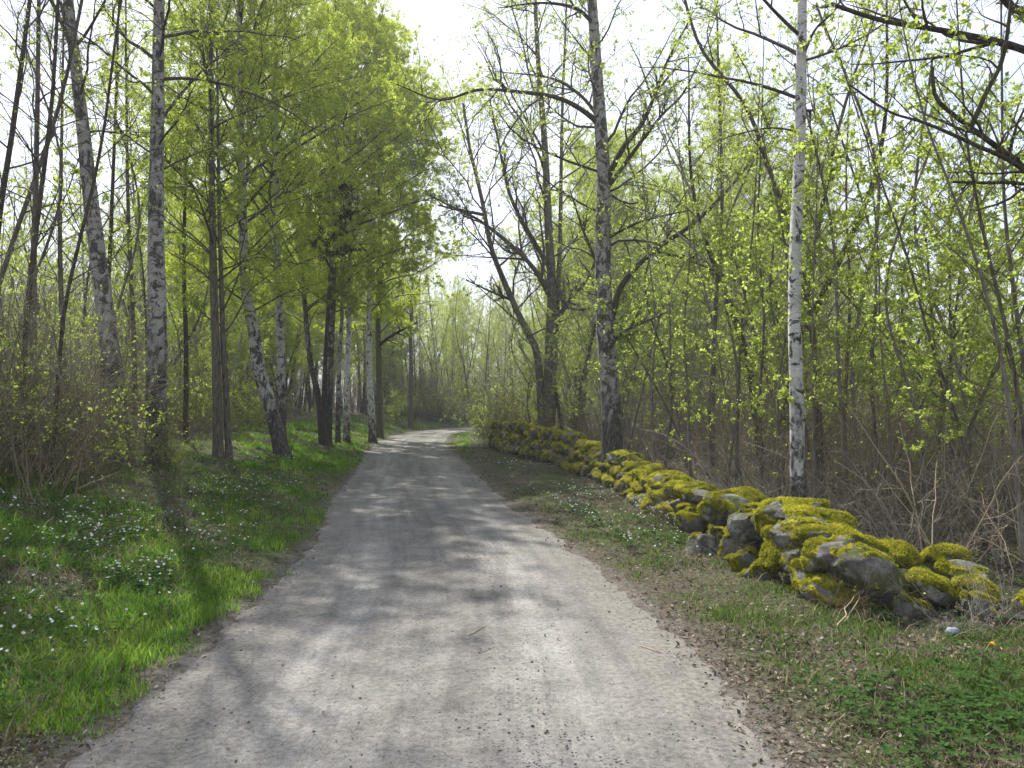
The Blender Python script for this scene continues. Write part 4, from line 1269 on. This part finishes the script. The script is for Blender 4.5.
def flat_leaves(mb, rng, x, y, z, size, curl=0.5, asp=0.65):
    n = len(x)
    az = rng.rand(n) * 6.283
    u = norm(np.stack([np.cos(az), np.sin(az), curl * rng.randn(n) * 0.6], -1))
    v = norm(np.cross(u, np.stack([rng.randn(n) * curl, rng.randn(n) * curl, np.ones(n)], -1)))
    s_ = size[:, None]
    p = np.stack([x, y, z], -1)
    up = np.zeros((n, 3)); up[:, 2] = 0.18 * size * rng.rand(n)
    V = np.stack([p - u * s_ / 2, p - v * s_ * asp / 2 + up, p + u * s_ / 2 + up, p + v * s_ * asp / 2], 1)
    mb.add(V.reshape(-1, 3), np.arange(n * 4).reshape(-1, 4))


mb = MB()
cx, cy_, cz = px_scatter(rgq, 100000, -80, 1110, 425, 800)
rd = road_dist(cx, cy_); e = over_edge(rd, cy_)
den = np.where(rd > 0, 0.35 + 0.65 * sstep(0.45, 0.7, vnoise(cx, cy_, 0.8, 91)), 0.28 + 0.6 * sstep(0.42, 0.62, vnoise(cx, cy_, 0.9, 93)) + 0.3 * sstep(4.2, 6, e))
den = den * sstep(-0.25, 0.3, e) + 0.0008
k_ = rgq.rand(len(cx)) < den
cx, cy_ = cx[k_], cy_[k_]
flat_leaves(mb, rgq, cx, cy_, surf(cx, cy_) + 0.012, (0.012 + 0.024 * rgq.rand(len(cx)) ** 1.5) * (1 + cy_ / 14), 0.9, 0.5)
tag(mb.build('leaf_litter', M['litter'], None), 'pale brown dead leaves strewn along the road edges and wall foot', 'leaf litter', kind='stuff')

mb = MB()
cx, cy_, cz = px_scatter(rgq, 60000, -80, 1110, 470, 800)
rd = road_dist(cx, cy_); e = over_edge(rd, cy_)
k_ = rgq.rand(len(cx)) < (0.55 * sstep(-0.1, 0.5, e) * (1 - 0.7 * sstep(3.5, 6, e)) * sstep(0.35, 0.6, vnoise(cx, cy_, 0.35, 131)) + 0.03 * sstep(-0.5, 0, e))
cx, cy_ = cx[k_], cy_[k_]
flat_leaves(mb, rgq, cx, cy_, surf(cx, cy_) + 0.012 + 0.02 * rgq.rand(len(cx)), (0.008 + 0.012 * rgq.rand(len(cx))) * (1 + cy_ / 14), 0.9, 0.6)
tag(mb.build('clover', M['clover'], None), 'tiny green ground leaves scattered through both verges', 'ground cover', kind='stuff')

# herbs: small three-part leaves in low cushions
def herb_patches(patches, name, label, rng, flowers, mat='herb'):
    """patches: pixel centre, half sizes in pixels, number of plants"""
    mb = MB(); fb = MB()
    for px, py, sx, sy, n_ in patches:
        qx = px + sx * rng.standard_t(4, n_) * 0.95; qy = np.clip(py + sy * rng.standard_t(4, n_) * 0.95, 425, 800)
        x, y, z = hit(qx, qy)
        kk = (rng.rand(n_) < 0.15 + sstep(0.38, 0.6, vnoise(x, y, 0.45, 97))) & (np.abs(road_dist(x, y)) > 2.05)
        x, y, z = x[kk], y[kk], z[kk]; n_ = len(x)
        h = 0.05 + 0.06 * rng.rand(n_)
        for k in range(6):
            az = k * 1.047 + rng.rand(n_) * 0.8
            el = 0.1 + 0.3 * rng.rand(n_)
            u = norm(np.stack([np.cos(az), np.sin(az), el], -1)); v = norm(np.cross(u, np.array([0, 0, 1.0]) + 0.3 * rng.randn(n_, 3)))
            L_ = ((0.018 + 0.018 * rng.rand(n_)) * (1 + y / 30))[:, None]
            p = np.stack([x, y, z + h], -1)
            V = np.stack([p, p + u * L_ * 0.5 - v * L_ * 0.28, p + u * L_, p + u * L_ * 0.5 + v * L_ * 0.28], 1)
            mb.add(V.reshape(-1, 3), np.arange(n_ * 4).reshape(-1, 4))
        if flowers:
            m = rng.rand(n_) < flowers
            xf, yf, zf = x[m], y[m], (z + h)[m] + 0.03 + 0.04 * rng.rand(m.sum())
            nf = len(xf)
            c = np.stack([xf, yf, zf], -1)
            ax = norm(np.array([0.0, -0.25, 1.0]) + 0.45 * rng.randn(nf, 3))
            a = norm(np.cross(ax, rng.randn(nf, 3))); b = np.cross(ax, a)
            rr = ((0.006 + 0.004 * rng.rand(nf)) * (1 + yf / 22))[:, None]
            for k in range(6):
                t = k * 1.047
                u = a * math.cos(t) + b * math.sin(t); v = -a * math.sin(t) + b * math.cos(t)
                V = np.stack([c, c + u * rr * 0.6 - v * rr * 0.38 + ax * rr * .15, c + u * rr * 1.15 + ax * rr * .3, c + u * rr * 0.6 + v * rr * 0.38 + ax * rr * .15], 1)
                fb.add(V.reshape(-1, 3), np.arange(nf * 4).reshape(-1, 4))
            # thin stalks
            st = np.stack([np.stack([xf, yf, zf - 0.09], -1), c], 1)
            mb.tubes(st, np.full((nf, 2), 0.0012), 3)
    o = mb.build(name, M[mat], None)
    tag(o, label, 'wildflowers' if flowers else 'herbs', kind='stuff')
    if flowers: fb.build('blossoms', M['petal'], o)
    return o


rh = rs(33)
herb_patches([(105, 535, 60, 20, 950), (140, 572, 50, 16, 430), (60, 548, 50, 14, 260), (275, 462, 28, 3, 160), (205, 498, 22, 9, 200), (258, 490, 40, 8, 240), (300, 505, 36, 10, 240), (30, 640, 45, 22, 180), (230, 545, 30, 14, 150), (150, 470, 40, 8, 120)],
             'wood_anemone', 'white wood anemones in drifts over the grassy left bank', rh, 0.42)
herb_patches([(602, 522, 46, 16, 1500), (640, 545, 30, 10, 300), (570, 503, 26, 8, 260), (500, 467, 16, 3, 140), (566, 492, 14, 3, 90)],
             'wood_anemone', 'white wood anemones in a drift between the road and the mossy wall', rh, 0.40)
herb_patches([(940, 700, 80, 30, 420), (1000, 740, 70, 30, 300), (880, 735, 80, 24, 240), (800, 690, 70, 24, 200), (920, 590, 40, 10, 120), (990, 570, 40, 25, 160)],
             'ground_elder', 'cushions of dark green ground leaves at the lower right corner', rh, 0)
herb_patches([(260, 550, 60, 25, 260), (215, 590, 60, 20, 200), (60, 600, 70, 25, 260), (300, 480, 40, 12, 140), (30, 690, 50, 30, 160)],
             'ground_herbs', 'low broad-leaved herbs among the grass of the left bank', rh, 0)

# pebbles on the road
mb = MB()
V0, F0 = ico(1)
n_ = 11000
qx = 60 + 780 * rgq.rand(n_); qy = 470 + 320 * rgq.rand(n_) ** 0.7
x = (qx - 512) / FPX * (1.65 * FPX / (qy - 404)); y = 1.65 * FPX / (qy - 404)
rd = road_dist(x, y)
k_ = (np.abs(rd) < 1.75) & (rgq.rand(n_) < 0.12 + 0.75 * (np.exp(-((rd - 0.45) / 0.3) ** 2) + (np.abs(rd) > 1.35)))
x, y = x[k_], y[k_]
m_ = len(x)
r_ = (0.0018 + 0.0050 * rgq.rand(m_) ** 6) * (1 + y / 25)
V = V0[None] * r_[:, None, None] * np.stack([1 + .4 * rgq.rand(m_), 1 + .4 * rgq.rand(m_), .6 + .3 * rgq.rand(m_)], -1)[:, None, :] * (0.85 + 0.3 * rgq.rand(m_, len(V0), 1)) + np.stack([x, y, surf(x, y) + r_ * 0.3], -1)[:, None, :]
F = (F0[None] + (np.arange(m_) * len(V0))[:, None, None]).reshape(-1, 3)
mb.add(V.reshape(-1, 3), None, F)
tag(mb.build('pebbles', M['pebble'], None), 'loose dark pebbles scattered over the gravel road', 'pebbles', kind='stuff')


# ------------------------------------------------------------------ small things
def stick(name, label, p0, p1, r, mat, cat='stick', seed=0, twigs=2, group=None, rise=0.0):
    rng = rs(seed)
    a = np.array([p0[0], p0[1], surf(np.array([p0[0]]), np.array([p0[1]]))[0] + r * 1.2]); b = np.array([p1[0], p1[1], surf(np.array([p1[0]]), np.array([p1[1]]))[0] + r * 1.2 + rise])
    P = a + (b - a) * np.linspace(0, 1, 10)[:, None]
    L_ = np.linalg.norm(b - a)
    P[1:-1] += rng.randn(8, 3) * np.array([0.03, 0.03, 0.004]) * L_ * 0.5
    mb = MB(); lumpy_tube(mb, P - a, np.linspace(r, r * 0.5, 10), 6, rng, 0.1)
    if twigs:
        A, B, C = sprout(rng, (P - a)[None], np.full((1, 10), r), np.array([L_]), twigs, 0.3, 0.9, 40, 0.3, 5, 0.08, 0.0, 0.5)
        A[:, :, 2] = np.maximum(A[:, :, 2], -0.002); mb.tubes(A, B, 4)
    o = mb.build(name, mat, None, smooth=True, loc=a)
    tag(o, label, cat, group)
    return o


def hp(px, py):
    d = 1.63 * FPX / (py - 404)
    return ((px - 512) / FPX * d, d)


stick('dry_stick', 'pale straight stick at the right edge of the gravel', hp(640, 641), hp(660, 647), 0.006, M['twig_dry'], seed=1)
stick('dry_twig', 'thin twig lying on the middle of the road, larger of two', hp(470, 633), hp(487, 624), 0.004, M['twig_brown'], 'twig', seed=2)
stick('dry_twig', 'tiny thin twig on the road left of and below the larger twig', hp(479, 651), hp(496, 645), 0.003, M['twig_brown'], 'twig', seed=3)
stick('fallen_branch', 'thin fallen branch lying on the left bank below the leaning birch', *[(hit(np.array([a]), np.array([b]))[0][0], hit(np.array([a]), np.array([b]))[1][0]) for a, b in ((75, 492), (118, 483))], 0.02, M['bark'] if False else M['twig_brown'], 'branch', seed=4, rise=0.12)
stick('dry_stalk', 'bleached stalk leaning up from the grass of the left bank', *[(hit(np.array([a]), np.array([b]))[0][0], hit(np.array([a]), np.array([b]))[1][0]) for a, b in ((28, 545), (55, 528))], 0.006, M['twig_dry'], 'stalk', seed=5, rise=0.10)
stick('dry_stick', 'pale broken stick leaning in front of the dark mossy boulder, left of a pair', *[(hit(np.array([a]), np.array([b]))[0][0], hit(np.array([a]), np.array([b]))[1][0]) for a, b in ((834, 628), (856, 606))], 0.005, M['twig_dry'], seed=6, rise=0.14)
stick('dry_stick', 'pale broken stick beside the dark mossy boulder, right and longer of a pair', *[(hit(np.array([a]), np.array([b]))[0][0], hit(np.array([a]), np.array([b]))[1][0]) for a, b in ((840, 622), (868, 604))], 0.005, M['twig_dry'], seed=7, rise=0.18)
stick('dead_stem', 'bare pale stem standing upright against the wall below the white-faced boulder', hp(779, 579), (hp(779, 579)[0] + 0.04, hp(779, 579)[1] + 0.05), 0.007, M['twig_dry'], 'stem', seed=8, rise=0.32, twigs=0)
stick('bent_stem', 'reddish bent bramble stem arching above the fallen boulders', (pxd(930, 600, 7.2)[0], 7.2), (pxd(985, 600, 7.3)[0], 7.3), 0.006, M['twig_red'], 'stem', seed=9, rise=0.42)


def crumple():
    x, y, z = [q[0] for q in hit(np.array([949.0]), np.array([633.0]))]
    V, F = ICO[3]; rng = rs(3)
    P = V * (1 + 0.5 * (rng.rand(len(V), 1) - 0.5)) * np.array([0.048, 0.035, 0.026])
    mb = MB(); mb.add(P, None, F)
    o = mb.build('crumpled_wrapper', M['plastic'], None, loc=(x, y, z + 0.025))
    tag(o, 'crumpled bluish-white scrap of litter on the dead leaves by the wall end', 'litter')
crumple()


def dandelion():
    x, y, z = [q[0] for q in hit(np.array([988.0]), np.array([652.0]))]
    root = empty('dandelion', (x, y, z), 'single yellow dandelion among dead leaves near the right edge', 'flower')
    rng = rs(4)
    st = MB(); st.tubes(np.array([[[0, 0, 0], [0.004, 0, 0.03], [0.002, 0, 0.06]]]), np.full((1, 3), 0.002), 5); st.build('stem', M['herb'], root)
    fb = MB(); n_ = 60
    az = rng.rand(n_) * 6.283; el = rng.rand(n_) * 1.1
    u = np.stack([np.cos(az) * np.cos(el), np.sin(az) * np.cos(el), np.sin(el)], -1); v = norm(np.cross(u, rng.randn(n_, 3)))
    c = np.array([0.002, 0, 0.06])
    V = np.stack([np.broadcast_to(c, u.shape), c + u * 0.014 - v * 0.003, c + u * 0.024, c + u * 0.014 + v * 0.003], 1)
    fb.add(V.reshape(-1, 3), np.arange(n_ * 4).reshape(-1, 4)); fb.build('petals', M['yellow'], root)
    lb = MB(); n_ = 7; az = np.arange(n_) * 0.9
    u = np.stack([np.cos(az), np.sin(az), np.full(n_, 0.25)], -1); v = norm(np.cross(u, np.array([0, 0, 1.0])))
    V = np.stack([np.zeros_like(u), u * 0.04 - v * 0.012, u * 0.08, u * 0.04 + v * 0.012], 1)
    lb.add(V.reshape(-1, 3), np.arange(n_ * 4).reshape(-1, 4)); lb.build('leaves', M['herb'], root)
dandelion()


# ------------------------------------------------------------------ thin spring haze
def haze():
    bpy.ops.mesh.primitive_cube_add(size=1, location=(0, 60, 24))
    o = bpy.context.object; o.name = 'haze'; o.scale = (1100, 1100, 58)
    tag(o, 'thin bright haze filling the wood', 'haze', kind='stuff')
    m = bpy.data.materials.new('haze'); m.use_nodes = True; t = m.node_tree; t.nodes.clear()
    out = t.nodes.new('ShaderNodeOutputMaterial'); v = t.nodes.new('ShaderNodeVolumePrincipled')
    v.inputs['Color'].default_value = (0.92, 0.95, 1.0, 1); v.inputs['Density'].default_value = 0.0011
    v.inputs['Anisotropy'].default_value = 0.3
    t.links.new(v.outputs[0], out.inputs['Volume'])
    o.data.materials.append(m)
HAZE = True
if HAZE: haze()
